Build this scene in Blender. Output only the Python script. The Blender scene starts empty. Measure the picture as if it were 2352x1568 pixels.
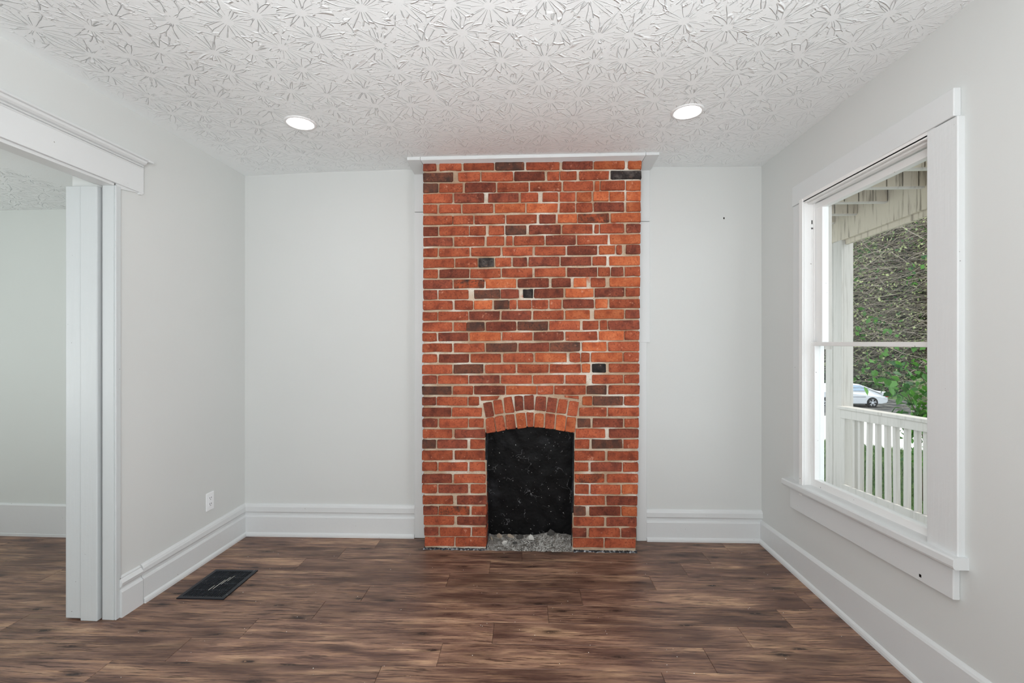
import bpy, bmesh, math, random
import numpy as np
from mathutils import Vector, Matrix, noise

rnd = random.Random(7)
SC = bpy.context.scene
COL = SC.collection

# ------------------------------------------------------------------ camera
cam_d = bpy.data.cameras.new("camera")
cam = bpy.data.objects.new("camera", cam_d)
COL.objects.link(cam)
cam.location = (0, 0, 1.40)
cam.rotation_euler = (math.radians(90), 0, 0.05803)
cam_d.sensor_width = 36.0
cam_d.lens = 36.0 * 1050 / 2352
cam_d.shift_y = 2 / 2352
cam_d.clip_start = 0.05
cam_d.clip_end = 300
SC.camera = cam

# ------------------------------------------------------------------ world, sun, exposure
SC.view_settings.view_transform = 'Standard'
SC.view_settings.look = 'None'
SC.view_settings.exposure = 0.02
SC.view_settings.gamma = 1.0
SC.view_settings.use_curve_mapping = False
SC.cycles.use_denoising = True
SC.cycles.max_bounces = 10
SC.cycles.diffuse_bounces = 6
SC.cycles.transparent_max_bounces = 16
SC.cycles.sample_clamp_indirect = 6.0
SC.cycles.caustics_reflective = False
SC.cycles.caustics_refractive = False

world = bpy.data.worlds.new("sky")
SC.world = world
world.use_nodes = True
bgn = world.node_tree.nodes["Background"]
bgn.inputs[0].default_value = (0.88, 0.94, 1.0, 1)
bgn.inputs[1].default_value = 2.6

sun_d = bpy.data.lights.new("sun", 'SUN')
sun_d.energy = 3.4
sun_d.angle = math.radians(0.6)
sun_d.color = (1.0, 0.96, 0.9)
sun = bpy.data.objects.new("sun", sun_d)
COL.objects.link(sun)
sun.rotation_euler = Vector((0.62, -0.10, 0.95)).to_track_quat('Z', 'Y').to_euler()

def area(name, loc, aim, sx, sy, watts, color=(1, 1, 1)):
    d = bpy.data.lights.new(name, 'AREA')
    d.shape = 'RECTANGLE'; d.size = sx; d.size_y = sy
    d.energy = watts; d.color = color
    o = bpy.data.objects.new(name, d)
    COL.objects.link(o)
    o.location = loc
    o.rotation_euler = (-(Vector(aim) - Vector(loc))).to_track_quat('Z', 'Y').to_euler()
    return o
# unseen fill lamps added at two openings in the wall behind the camera
FILL_TINT = (0.97, 0.985, 1.0)
area("rear_fill", (-1.25, -2.42, 1.40), (-1.25, 0, 2.75), 1.0, 1.6, 15, FILL_TINT)
area("rear_fill.001", (0.65, -2.42, 1.40), (0.65, 0, 2.75), 1.0, 1.6, 15, FILL_TINT)
# added fill aimed upward, brightens the ceiling and evens out the walls
area("ceiling_bounce_fill", (-0.15, -0.45, 1.60), (-0.15, 0.75, 2.62), 0.8, 0.6, 44, (0.98, 0.99, 1.0))
# unseen side fill added to brighten the ceiling and left wall
area("side_fill", (1.95, 0.15, 1.35), (0.4, 0.3, 2.3), 0.9, 1.6, 48, FILL_TINT)
area("next_room_up_fill", (-4.3, 0.9, 1.0), (-4.2, 1.5, 2.36), 0.9, 0.9, 15, (0.95, 1.0, 0.97))  # added upward fill, lights the next room off its ceiling

area("next_room_side_fill", (-4.95, 0.35, 1.30), (1.5, 2.3, 0.9), 1.1, 1.4, 15, (0.97, 1.0, 0.99))  # added fill through the opening to brighten the lower right wall

# ------------------------------------------------------------------ material helpers
def s2l(c):
    c = c / 255.0
    return c / 12.92 if c <= 0.04045 else ((c + 0.055) / 1.055) ** 2.4
def rgb(r, g, b):
    return (s2l(r), s2l(g), s2l(b), 1)

class NT:
    def __init__(self, name, color=(0.8, 0.8, 0.8, 1), rough=0.5, spec=0.5):
        self.m = bpy.data.materials.new(name)
        self.m.use_nodes = True
        self.nt = self.m.node_tree
        self.b = self.nt.nodes["Principled BSDF"]
        self.b.inputs["Base Color"].default_value = color
        self.b.inputs["Roughness"].default_value = rough
        self.b.inputs["Specular IOR Level"].default_value = spec
    def n(self, t, **kw):
        nd = self.nt.nodes.new(t)
        for k, v in kw.items():
            setattr(nd, k, v)
        return nd
    def l(self, a, b):
        self.nt.links.new(a, b)
    def val(self, sock, v):
        if isinstance(v, (int, float, tuple)):
            sock.default_value = v
        else:
            self.l(v, sock)
    def math(self, op, a, b=0.0, clamp=False):
        nd = self.n("ShaderNodeMath", operation=op, use_clamp=clamp)
        self.val(nd.inputs[0], a); self.val(nd.inputs[1], b)
        return nd.outputs[0]
    def mix(self, f, a, b, mode='MIX'):
        nd = self.n("ShaderNodeMix", data_type='RGBA', blend_type=mode)
        self.val(nd.inputs[0], f); self.val(nd.inputs[6], a); self.val(nd.inputs[7], b)
        return nd.outputs[2]
    def ramp(self, f, stops):
        nd = self.n("ShaderNodeValToRGB")
        e = nd.color_ramp.elements
        while len(e) < len(stops):
            e.new(0.5)
        for el, (p, c) in zip(e, stops):
            el.position = p
            el.color = c if len(c) == 4 else (c[0], c[1], c[2], 1)
        self.l(f, nd.inputs[0])
        return nd.outputs[0]
    def mr(self, v, a, b, c=0.0, d=1.0, smooth=True):
        nd = self.n("ShaderNodeMapRange")
        if smooth:
            nd.interpolation_type = 'SMOOTHSTEP'
        self.l(v, nd.inputs[0])
        for i, q in enumerate((a, b, c, d)):
            nd.inputs[1 + i].default_value = q
        return nd.outputs[0]
    def noise(self, vec, scale, detail=3.0, rough=0.5, out=0):
        nd = self.n("ShaderNodeTexNoise")
        nd.inputs["Scale"].default_value = scale
        nd.inputs["Detail"].default_value = detail
        nd.inputs["Roughness"].default_value = rough
        if vec is not None:
            self.l(vec, nd.inputs["Vector"])
        return nd.outputs[out]
    def obj(self):
        return self.n("ShaderNodeTexCoord").outputs["Object"]
    def scale(self, v, s):
        nd = self.n("ShaderNodeMapping")
        self.l(v, nd.inputs[0])
        nd.inputs[3].default_value = s
        return nd.outputs[0]
    def bump(self, h, dist, strength=1.0):
        nd = self.n("ShaderNodeBump")
        nd.inputs["Strength"].default_value = strength
        nd.inputs["Distance"].default_value = dist
        self.l(h, nd.inputs["Height"])
        self.l(nd.outputs[0], self.b.inputs["Normal"])
        return nd
    def color(self, c):
        self.l(c, self.b.inputs["Base Color"])

M = {}
def wallpaint(name, col, rough=0.55, bump=0.0006):
    t = NT(name, col, rough, 0.35)
    v = t.obj()
    a = t.noise(v, 260, 2)
    b = t.noise(v, 3.0, 3)
    h = t.math('ADD', t.math('MULTIPLY', a, 0.35), t.math('MULTIPLY', b, 6.0))
    t.bump(h, bump, 0.6)
    t.color(t.mix(t.noise(v, 1.3, 2), tuple(x * 0.97 for x in col[:3]) + (1,), tuple(min(1, x * 1.03) for x in col[:3]) + (1,)))
    M[name] = t.m
wallpaint("wall_paint", (0.635, 0.650, 0.638, 1))
wallpaint("next_room_paint", (0.625, 0.655, 0.635, 1))

def trimpaint(name, col, rough, stretch):
    t = NT(name, col, rough, 0.5)
    v = t.obj()
    a = t.noise(t.scale(v, stretch), 60, 3)
    b = t.noise(v, 22, 3)
    t.bump(t.math('ADD', a, t.math('MULTIPLY', b, 1.4)), 0.0011, 0.7)
    nick = t.mr(t.noise(v, 55, 2), 0.76, 0.79)
    t.color(t.mix(nick, col, rgb(120, 116, 108)))
    M[name] = t.m
WHT = (0.670, 0.688, 0.690, 1)
trimpaint("trim_paint", WHT, 0.36, (0.15, 0.15, 0.15))
trimpaint("trim_paint_upright", WHT, 0.40, (1, 1, 0.06))
trimpaint("trim_paint_shaded", (0.56, 0.59, 0.595, 1), 0.42, (1, 1, 0.06))  # same paint as the trim, shade put into the colour
trimpaint("sash_paint", (0.80, 0.80, 0.79, 1), 0.35, (1, 0.1, 0.1))

# stomped plaster: flower-like rosettes of thin raised ridges
def ceiling_mat(name, smooth_to=None, side=1):
    t = NT(name, (0.88, 0.91, 0.915, 1), 0.6, 0.3)
    v = t.obj()
    warp = t.n("ShaderNodeVectorMath", operation='MULTIPLY_ADD')
    t.l(t.noise(v, 14, 2, out=1), warp.inputs[0])
    warp.inputs[1].default_value = (0.010, 0.010, 0)
    t.l(v, warp.inputs[2])
    flat = t.scale(warp.outputs[0], (1, 1, 0))
    vo = t.n("ShaderNodeTexVoronoi", voronoi_dimensions='2D', feature='F1')
    vo.inputs["Scale"].default_value = 5.6
    vo.inputs["Randomness"].default_value = 0.45
    t.l(flat, vo.inputs["Vector"])
    sub = t.n("ShaderNodeVectorMath", operation='SUBTRACT')
    t.l(flat, sub.inputs[0]); t.l(vo.outputs["Position"], sub.inputs[1])
    ln = t.n("ShaderNodeVectorMath", operation='LENGTH'); t.l(sub.outputs[0], ln.inputs[0])
    nrm = t.n("ShaderNodeVectorMath", operation='NORMALIZE'); t.l(sub.outputs[0], nrm.inputs[0])
    r = ln.outputs["Value"]
    sc = t.n("ShaderNodeVectorMath", operation='SCALE'); t.l(nrm.outputs[0], sc.inputs[0]); sc.inputs["Scale"].default_value = 2.7
    sep = t.n("ShaderNodeSeparateColor"); t.l(vo.outputs["Color"], sep.inputs[0])
    z = t.math('ADD', t.math('MULTIPLY', r, 7.5), t.math('MULTIPLY', sep.outputs[0], 40.0))
    cz = t.n("ShaderNodeCombineXYZ"); t.l(z, cz.inputs[2])
    ad = t.n("ShaderNodeVectorMath", operation='ADD'); t.l(sc.outputs[0], ad.inputs[0]); t.l(cz.outputs[0], ad.inputs[1])
    pet = t.n("ShaderNodeTexVoronoi", voronoi_dimensions='3D', feature='DISTANCE_TO_EDGE')
    pet.inputs["Scale"].default_value = 1.0
    t.l(ad.outputs[0], pet.inputs["Vector"])
    ridge = t.mr(pet.outputs["Distance"], 0.0, 0.058, 1.0, 0.0)
    breaks = t.mr(t.noise(v, 22, 2), 0.34, 0.50)
    hub = t.mr(r, 0.019, 0.025)
    ridge = t.math('MULTIPLY', t.math('MULTIPLY', ridge, hub), breaks)
    small = t.n("ShaderNodeTexVoronoi", feature='DISTANCE_TO_EDGE'); small.inputs["Scale"].default_value = 55
    t.l(warp.outputs[0], small.inputs["Vector"])
    far = t.mr(r, 0.055, 0.09)
    sm = t.math('MULTIPLY', t.math('MULTIPLY', t.mr(small.outputs["Distance"], 0.0, 0.12, 1, 0), far), t.mr(t.noise(v, 40, 1), 0.5, 0.62))
    h = t.math('ADD', ridge, t.math('MULTIPLY', sm, 0.35))
    sx = t.n("ShaderNodeSeparateXYZ"); t.l(v, sx.inputs[0])
    if smooth_to is not None:
        lo, hi = smooth_to
        m = t.mr(sx.outputs[0], lo, hi, 0.0 if side > 0 else 1.0, 1.0 if side > 0 else 0.0)
        h = t.math('MULTIPLY', h, m)
    if side > 0:
        h = t.math('MULTIPLY', h, t.mr(sx.outputs[1], 1.6, 3.2, 1.0, 0.45, False))
        h = t.math('MULTIPLY', h, t.mr(sx.outputs[0], 1.0, 1.55, 1.0, 0.45))
    fine = t.noise(v, 120, 2)
    t.bump(t.math('ADD', h, t.math('MULTIPLY', fine, 0.07)), 0.0041, 1.0)
    M[name] = t.m
ceiling_mat("stomped_ceiling", (-2.13, -1.95), 1)
ceiling_mat("next_room_ceiling", (-2.98, -2.88), -1)

def brick_mat(name, c1, c2, c3, smear=0.5):
    t = NT(name, c1, 0.85, 0.25)
    v = t.obj()
    oi = t.n("ShaderNodeObjectInfo")
    off = t.n("ShaderNodeVectorMath", operation='MULTIPLY_ADD')
    cb = t.n("ShaderNodeCombineXYZ")
    t.l(oi.outputs["Random"], cb.inputs[0]); t.l(oi.outputs["Random"], cb.inputs[1])
    t.l(cb.outputs[0], off.inputs[0]); off.inputs[1].default_value = (37, 91, 0); t.l(v, off.inputs[2])
    p = off.outputs[0]
    n1 = t.noise(p, 16, 3, 0.55)
    c = t.ramp(n1, [(0.30, c3), (0.47, c1), (0.70, c2)])
    c = t.mix(t.mr(t.noise(p, 90, 2), 0.45, 0.8), c, c3, 'MIX')
    lum = t.math('ADD', 0.80, t.math('MULTIPLY', oi.outputs["Random"], 0.42))
    hs = t.n("ShaderNodeHueSaturation"); t.l(c, hs.inputs["Color"]); t.l(lum, hs.inputs["Value"])
    c = hs.outputs[0]
    # lime smears left on the faces and small pale chips
    lime = t.mr(t.noise(p, 34, 4, 0.6), 0.62, 0.72, 0, smear)
    c = t.mix(lime, c, rgb(204, 146, 120))
    chips = t.mr(t.noise(p, 140, 1), 0.80, 0.83)
    c = t.mix(chips, c, rgb(225, 200, 180))
    t.color(c)
    t.bump(t.math('ADD', t.noise(p, 45, 4, 0.6), t.math('MULTIPLY', t.noise(p, 200, 2), 0.3)), 0.004, 0.8)
    M[name] = t.m
brick_mat("brick_red", rgb(156, 78, 52), rgb(172, 92, 62), rgb(118, 57, 40), 0.6)
brick_mat("brick_orange", rgb(176, 92, 56), rgb(190, 110, 72), rgb(144, 70, 44), 0.6)
brick_mat("brick_dark_red", rgb(122, 62, 46), rgb(142, 74, 54), rgb(88, 46, 36), 0.4)
brick_mat("brick_brown", rgb(96, 62, 50), rgb(122, 72, 54), rgb(68, 50, 44), 0.3)
brick_mat("brick_sooty", rgb(52, 46, 44), rgb(96, 88, 84), rgb(28, 26, 26), 0.15)
brick_mat("brick_half_burnt", rgb(128, 66, 44), rgb(176, 84, 50), rgb(52, 42, 38), 0.25)

t = NT("mortar", rgb(196, 176, 152), 0.95, 0.1)
v = t.obj()
c = t.ramp(t.noise(v, 5, 3), [(0.38, rgb(186, 158, 132)), (0.52, rgb(204, 184, 160)), (0.66, rgb(230, 222, 208))])
c = t.mix(t.mr(t.noise(v, 160, 3), 0.62, 0.74), c, rgb(134, 108, 88))
c = t.mix(t.mr(t.noise(v, 9, 2), 0.66, 0.76), c, rgb(196, 128, 100))
t.color(c)
t.bump(t.noise(v, 130, 4, 0.7), 0.006, 1.0)
M["mortar"] = t.m

t = NT("fire_back", rgb(8, 8, 9), 0.5, 0.15)
v = t.obj()
c = t.mix(t.mr(t.noise(v, 5, 5, 0.65), 0.56, 0.95), rgb(6, 6, 7), rgb(54, 54, 58))
c = t.mix(t.mr(t.noise(t.scale(v, (1, 1, 1)), 110, 1), 0.765, 0.79), c, rgb(190, 190, 186))
w = t.n("ShaderNodeTexVoronoi", feature='DISTANCE_TO_EDGE'); w.inputs["Scale"].default_value = 7
wv = t.n("ShaderNodeVectorMath", operation='MULTIPLY_ADD'); t.l(t.noise(v, 9, 3, out=1), wv.inputs[0]); wv.inputs[1].default_value = (.3, .3, .3); t.l(v, wv.inputs[2])
t.l(wv.outputs[0], w.inputs["Vector"])
cr = t.math('MULTIPLY', t.mr(w.outputs["Distance"], 0.0, 0.014, 1, 0), t.mr(t.noise(v, 12, 2), 0.54, 0.64))
c = t.mix(t.math('MULTIPLY', cr, 0.6), c, rgb(130, 130, 132))
t.color(c)
t.bump(t.noise(v, 40, 4), 0.004, 0.7)
M["fire_back"] = t.m

t = NT("black_sealant", rgb(38, 42, 50), 0.45, 0.5)
v = t.obj()
t.color(t.mix(t.mr(t.noise(v, 70, 4), 0.50, 0.66), rgb(26, 29, 36), rgb(150, 152, 156)))
t.bump(t.noise(v, 90, 3), 0.006, 1.0)
M["black_sealant"] = t.m

t = NT("ash", rgb(150, 148, 144), 0.95, 0.1)
v = t.obj()
sx = t.n("ShaderNodeSeparateXYZ"); t.l(v, sx.inputs[0])
c = t.ramp(t.noise(v, 38, 5, 0.7), [(0.32, rgb(84, 76, 70)), (0.5, rgb(140, 136, 130)), (0.68, rgb(190, 188, 184))])
t.color(c)
t.bump(t.noise(v, 120, 4, 0.7), 0.01, 1.0)
M["ash"] = t.m
M["plaster_chunk"] = NT("plaster_chunk", rgb(190, 188, 182), 0.9, 0.1).m
M["mortar_chunk"] = NT("mortar_chunk", rgb(150, 138, 124), 0.9, 0.1).m
M["soot_chunk"] = NT("soot_chunk", rgb(70, 68, 66), 0.9, 0.1).m
M["paint_fleck"] = NT("paint_fleck", rgb(225, 222, 214), 0.7, 0.2).m
M["dark_hole"] = NT("dark_hole", rgb(25, 22, 20), 0.9, 0.0).m

# wood-print vinyl planks
t = NT("plank_wood", rgb(100, 72, 58), 0.42, 0.45)
v = t.obj()
oi = t.n("ShaderNodeObjectInfo")
cb = t.n("ShaderNodeCombineXYZ")
t.l(oi.outputs["Random"], cb.inputs[0]); t.l(oi.outputs["Random"], cb.inputs[1]); t.l(oi.outputs["Random"], cb.inputs[2])
off = t.n("ShaderNodeVectorMath", operation='MULTIPLY_ADD')
t.l(cb.outputs[0], off.inputs[0]); off.inputs[1].default_value = (57, 83, 31); t.l(v, off.inputs[2])
p0 = off.outputs[0]
wn = t.n("ShaderNodeVectorMath", operation='MULTIPLY_ADD')
t.l(t.noise(t.scale(p0, (1.3, 4.0, 1)), 2.2, 2, out=1), wn.inputs[0]); wn.inputs[1].default_value = (0.0, 0.045, 0); t.l(p0, wn.inputs[2])
p = wn.outputs[0]
big = t.noise(t.scale(p, (1.1, 9, 1)), 2.0, 4, 0.6)
c = t.ramp(big, [(0.33, rgb(88, 63, 55)), (0.45, rgb(122, 92, 79)), (0.55, rgb(150, 117, 98)), (0.66, rgb(190, 154, 124))])
streak = t.noise(t.scale(p, (1.6, 60, 1)), 3.0, 4, 0.65)
c = t.mix(t.mr(streak, 0.50, 0.66, 0, 0.62), c, rgb(188, 148, 114))
dstreak = t.noise(t.scale(p, (2.2, 44, 1)), 2.6, 4, 0.65)
c = t.mix(t.mr(dstreak, 0.53, 0.62, 0, 0.8), c, rgb(62, 42, 36))
kn = t.n("ShaderNodeTexVoronoi", voronoi_dimensions='2D', feature='F1')
kn.inputs["Scale"].default_value = 1.0; kn.inputs["Randomness"].default_value = 0.5
t.l(t.scale(p, (2.6, 9.5, 1)), kn.inputs["Vector"])
kc = t.n("ShaderNodeSeparateColor"); t.l(kn.outputs["Color"], kc.inputs[0])
kmask = t.math('MULTIPLY', t.mr(t.math('ADD', kn.outputs["Distance"], t.math('MULTIPLY', t.noise(p, 30, 3), 0.14)), 0.11, 0.19, 1, 0), t.mr(kc.outputs[1], 0.60, 0.64))
kmask = t.math('MULTIPLY', kmask, t.mr(t.noise(p, 60, 3), 0.30, 0.50))
c = t.mix(kmask, c, rgb(30, 22, 20))
halo = t.math('MULTIPLY', t.mr(t.math('ADD', kn.outputs["Distance"], t.math('MULTIPLY', t.noise(p, 14, 3), 0.16)), 0.12, 0.40, 0.6, 0), t.mr(kc.outputs[1], 0.50, 0.54))
c = t.mix(t.math('MULTIPLY', halo, 0.85), c, rgb(58, 40, 33))
cloud = t.noise(t.scale(p0, (0.8, 2.0, 1)), 2.6, 3)
c = t.mix(t.mr(cloud, 0.48, 0.66, 0, 0.6), c, rgb(78, 54, 46))
fine = t.noise(t.scale(p, (8, 260, 1)), 3.0, 2)
c = t.mix(t.math('MULTIPLY', t.mr(fine, 0.35, 0.7), 0.25), c, rgb(70, 50, 42))
lum = t.math('ADD', 0.86, t.math('MULTIPLY', oi.outputs["Random"], 0.30))
hs = t.n("ShaderNodeHueSaturation"); t.l(c, hs.inputs["Color"]); t.l(lum, hs.inputs["Value"])
t.color(hs.outputs[0])
t.l(t.mr(streak, 0.3, 0.7, 0.36, 0.50), t.b.inputs["Roughness"])
t.bump(t.math('ADD', fine, streak), 0.0006, 0.6)
M["plank_wood"] = t.m

t = NT("register_metal", rgb(46, 50, 58), 0.35, 0.5)
t.b.inputs["Metallic"].default_value = 0.6
v = t.obj()
t.color(t.mix(t.mr(t.noise(v, 30, 4, 0.7), 0.60, 0.72), rgb(40, 44, 52), rgb(150, 152, 156)))
M["register_metal"] = t.m
M["louvre_metal"] = NT("louvre_metal", rgb(58, 62, 70), 0.3, 0.6).m
M["register_dark"] = NT("register_dark", rgb(8, 8, 9), 0.8, 0.1).m
M["white_plastic"] = NT("white_plastic", rgb(236, 238, 240), 0.35, 0.5).m
M["ring_white"] = NT("ring_white", (0.80, 0.80, 0.80, 1), 0.4, 0.4).m

t = NT("lamp_diffuser", (1, 1, 1, 1), 0.5)
t.b.inputs["Emission Color"].default_value = (1.0, 0.985, 0.96, 1)
t.b.inputs["Emission Strength"].default_value = 20.0
M["lamp_diffuser"] = t.m

# window glass: clear pane, light passes straight through, faint reflections
m = bpy.data.materials.new("window_glass"); m.use_nodes = True
nt = m.node_tree; nt.nodes.clear()
o_ = nt.nodes.new("ShaderNodeOutputMaterial"); mx = nt.nodes.new("ShaderNodeMixShader")
tr = nt.nodes.new("ShaderNodeBsdfTransparent"); gl = nt.nodes.new("ShaderNodeBsdfGlossy")
fc = nt.nodes.new("ShaderNodeLayerWeight"); fc.inputs[0].default_value = 0.5
pw = nt.nodes.new("ShaderNodeMath"); pw.operation = 'POWER'; pw.inputs[1].default_value = 4.0
fr = nt.nodes.new("ShaderNodeMath"); fr.operation = 'MULTIPLY_ADD'; fr.inputs[1].default_value = 0.5; fr.inputs[2].default_value = 0.03
nt.links.new(fc.outputs["Facing"], pw.inputs[0]); nt.links.new(pw.outputs[0], fr.inputs[0])
tr.inputs[0].default_value = (0.97, 0.985, 0.98, 1); gl.inputs["Roughness"].default_value = 0.02
nt.links.new(fr.outputs[0], mx.inputs[0]); nt.links.new(tr.outputs[0], mx.inputs[1]); nt.links.new(gl.outputs[0], mx.inputs[2])
nt.links.new(mx.outputs[0], o_.inputs[0])
M["window_glass"] = m

# exterior materials
def porchpaint(name, col, stain, amount):
    t = NT(name, col, 0.6, 0.3)
    v = t.obj()
    s = t.noise(t.scale(v, (14, 14, 1.2)), 2.2, 4, 0.6)
    c = t.mix(t.mr(s, 0.50, 0.75, 0, amount), col, stain)
    t.color(c)
    t.bump(t.noise(t.scale(v, (20, 20, 2)), 4, 3), 0.002, 0.6)
    M[name] = t.m
porchpaint("porch_white", rgb(184, 179, 173), rgb(132, 126, 116), 0.4)
porchpaint("porch_stained", rgb(184, 173, 156), rgb(92, 82, 68), 0.85)
M["porch_joint"] = NT("porch_joint", rgb(96, 88, 74), 0.9, 0.0).m
M["porch_deck"] = NT("porch_deck", rgb(150, 150, 146), 0.8, 0.1).m

def leaf_mat(name, c1, c2, trans=0.35):
    m = bpy.data.materials.new(name); m.use_nodes = True
    nt = m.node_tree; nt.nodes.clear()
    o_ = nt.nodes.new("ShaderNodeOutputMaterial"); mx = nt.nodes.new("ShaderNodeMixShader")
    d = nt.nodes.new("ShaderNodeBsdfPrincipled"); d.inputs["Roughness"].default_value = 0.45
    tl = nt.nodes.new("ShaderNodeBsdfTranslucent")
    g = nt.nodes.new("ShaderNodeNewGeometry")
    r = nt.nodes.new("ShaderNodeMix"); r.data_type = 'RGBA'
    oi = nt.nodes.new("ShaderNodeObjectInfo"); ad = nt.nodes.new("ShaderNodeMath"); ad.operation = 'ADD'
    fr = nt.nodes.new("ShaderNodeMath"); fr.operation = 'FRACT'
    nt.links.new(g.outputs["Random Per Island"], ad.inputs[0]); nt.links.new(oi.outputs["Random"], ad.inputs[1])
    nt.links.new(ad.outputs[0], fr.inputs[0]); nt.links.new(fr.outputs[0], r.inputs[0])
    r.inputs[6].default_value = c1; r.inputs[7].default_value = c2
    nt.links.new(r.outputs[2], d.inputs["Base Color"]); nt.links.new(r.outputs[2], tl.inputs[0])
    mx.inputs[0].default_value = trans
    nt.links.new(d.outputs[0], mx.inputs[1]); nt.links.new(tl.outputs[0], mx.inputs[2]); nt.links.new(mx.outputs[0], o_.inputs[0])
    M[name] = m
leaf_mat("vine_leaves", rgb(40, 92, 36), rgb(214, 220, 160))  # pale end paints bright sky specks into the leaf colour
leaf_mat("shrub_leaves", rgb(24, 74, 30), rgb(88, 146, 50))
leaf_mat("hedge_leaves", rgb(34, 58, 34), rgb(84, 112, 60), 0.2)
leaf_mat("grass_blades", rgb(52, 84, 44), rgb(120, 146, 84), 0.2)
leaf_mat("vine_twigs", rgb(84, 74, 66), rgb(176, 162, 146), 0.0)
M["bark"] = NT("bark", rgb(78, 68, 58), 0.9, 0.1).m
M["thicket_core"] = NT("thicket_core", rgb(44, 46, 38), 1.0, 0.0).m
t = NT("lawn_soil", rgb(60, 78, 46), 0.95, 0.05); v = t.obj()
t.color(t.ramp(t.noise(v, 3, 4), [(0.35, rgb(44, 60, 36)), (0.6, rgb(78, 104, 56)), (0.75, rgb(110, 104, 74))]))
M["lawn_soil"] = t.m
t = NT("concrete", rgb(214, 212, 206), 0.9, 0.1); v = t.obj()
t.color(t.mix(t.noise(v, 2, 4), rgb(200, 198, 192), rgb(226, 224, 220)))
M["concrete"] = t.m
t = NT("asphalt", rgb(64, 64, 66), 0.9, 0.1); v = t.obj()  # leaf shadow over the road put into this dark tone
t.color(t.mix(t.mr(t.noise(v, 1.5, 4), 0.4, 0.65), rgb(44, 45, 46), rgb(92, 90, 86)))
M["asphalt"] = t.m
M["car_white"] = NT("car_white", (0.55, 0.57, 0.60, 1), 0.18, 0.6).m
M["car_glass"] = NT("car_glass", rgb(120, 140, 160), 0.08, 0.8).m
M["tyre"] = NT("tyre", rgb(22, 23, 26), 0.8, 0.2).m
M["alloy"] = NT("alloy", rgb(200, 204, 210), 0.3, 0.6).m
M["tail_red"] = NT("tail_red", rgb(150, 20, 20), 0.25, 0.5).m
M["car_seam"] = NT("car_seam", rgb(60, 66, 72), 0.5, 0.3).m

# ------------------------------------------------------------------ geometry helpers
def tag(o, label=None, cat=None, group=None, kind=None):
    if label: o["label"] = label
    if cat: o["category"] = cat
    if group: o["group"] = group
    if kind: o["kind"] = kind
    return o

def link_mesh(name, me, mat, parent=None):
    o = bpy.data.objects.new(name, me)
    COL.objects.link(o)
    if mat is not None and not me.materials:
        me.materials.append(M[mat] if isinstance(mat, str) else mat)
    if parent is not None:
        o.parent = parent
        o.matrix_parent_inverse = Matrix.Translation(parent.location).inverted() if parent.location.length else Matrix()
    return o

def empty(name, loc=(0, 0, 0)):
    o = bpy.data.objects.new(name, None)
    COL.objects.link(o)
    o.location = loc
    return o

def obj(name, bm, mat, parent=None, bevel=0.0, seg=2, recalc=True, smooth=False):
    if recalc:
        bmesh.ops.recalc_face_normals(bm, faces=bm.faces[:])
    if bevel > 0:
        es = [e for e in bm.edges if len(e.link_faces) == 2 and e.calc_face_angle(0) > 0.5]
        bmesh.ops.bevel(bm, geom=es, offset=bevel, segments=seg, affect='EDGES', profile=0.5, clamp_overlap=True)
    me = bpy.data.meshes.new(name)
    bm.to_mesh(me); bm.free()
    if smooth:
        for p in me.polygons: p.use_smooth = True
    return link_mesh(name, me, mat, parent)

def hexa(bm, p):
    v = [bm.verts.new(q) for q in p]
    for f in ((0, 3, 2, 1), (4, 5, 6, 7), (0, 1, 5, 4), (1, 2, 6, 5), (2, 3, 7, 6), (3, 0, 4, 7)):
        bm.faces.new([v[i] for i in f])
def box(bm, x0, x1, y0, y1, z0, z1):
    hexa(bm, [(x0, y0, z0), (x1, y0, z0), (x1, y1, z0), (x0, y1, z0), (x0, y0, z1), (x1, y0, z1), (x1, y1, z1), (x0, y1, z1)])
def boxo(name, b, mat, parent=None, bevel=0.003, seg=2):
    bm = bmesh.new(); box(bm, *b)
    return obj(name, bm, mat, parent, bevel, seg)
def slope_y(bm, x0, x1, y0, y1, za, zb):
    """box along Y; za=(bottom,top) at y0, zb=(bottom,top) at y1"""
    hexa(bm, [(x0, y0, za[0]), (x1, y0, za[0]), (x1, y1, zb[0]), (x0, y1, zb[0]), (x0, y0, za[1]), (x1, y0, za[1]), (x1, y1, zb[1]), (x0, y1, zb[1])])
def sweep(bm, prof, a, b, nrm, prof_b=None, z0=0.0, z1=0.0):
    """profile [(d,z)] swept from point a to b (xy); nrm = unit vector into the room"""
    prof_b = prof_b or prof
    va = [bm.verts.new((a[0] + nrm[0] * d, a[1] + nrm[1] * d, z + z0)) for d, z in prof]
    vb = [bm.verts.new((b[0] + nrm[0] * d, b[1] + nrm[1] * d, z + z1)) for d, z in prof_b]
    n = len(prof)
    for i in range(n):
        j = (i + 1) % n
        bm.faces.new((va[i], va[j], vb[j], vb[i]))
    bm.faces.new(va); bm.faces.new(vb[::-1])
def cyl(bm, c, axis, r0, r1, h, n=24, caps=True):
    ax = Vector(axis).normalized()
    u = ax.orthogonal().normalized(); w = ax.cross(u)
    c = Vector(c)
    A = [bm.verts.new(c + (u * math.cos(2 * math.pi * i / n) + w * math.sin(2 * math.pi * i / n)) * r0) for i in range(n)]
    B = [bm.verts.new(c + ax * h + (u * math.cos(2 * math.pi * i / n) + w * math.sin(2 * math.pi * i / n)) * r1) for i in range(n)]
    for i in range(n):
        bm.faces.new((A[i], A[(i + 1) % n], B[(i + 1) % n], B[i]))
    if caps:
        bm.faces.new(A[::-1]); bm.faces.new(B)

# ------------------------------------------------------------------ room shell
XL, XR = -2.135, 1.565
def yback(x): return 3.21 + 0.02703 * (x - XL)
BN = Vector((0.02702, -0.99963))
def yface(x): return 3.062 + 0.02183 * (x + 0.773)

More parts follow.
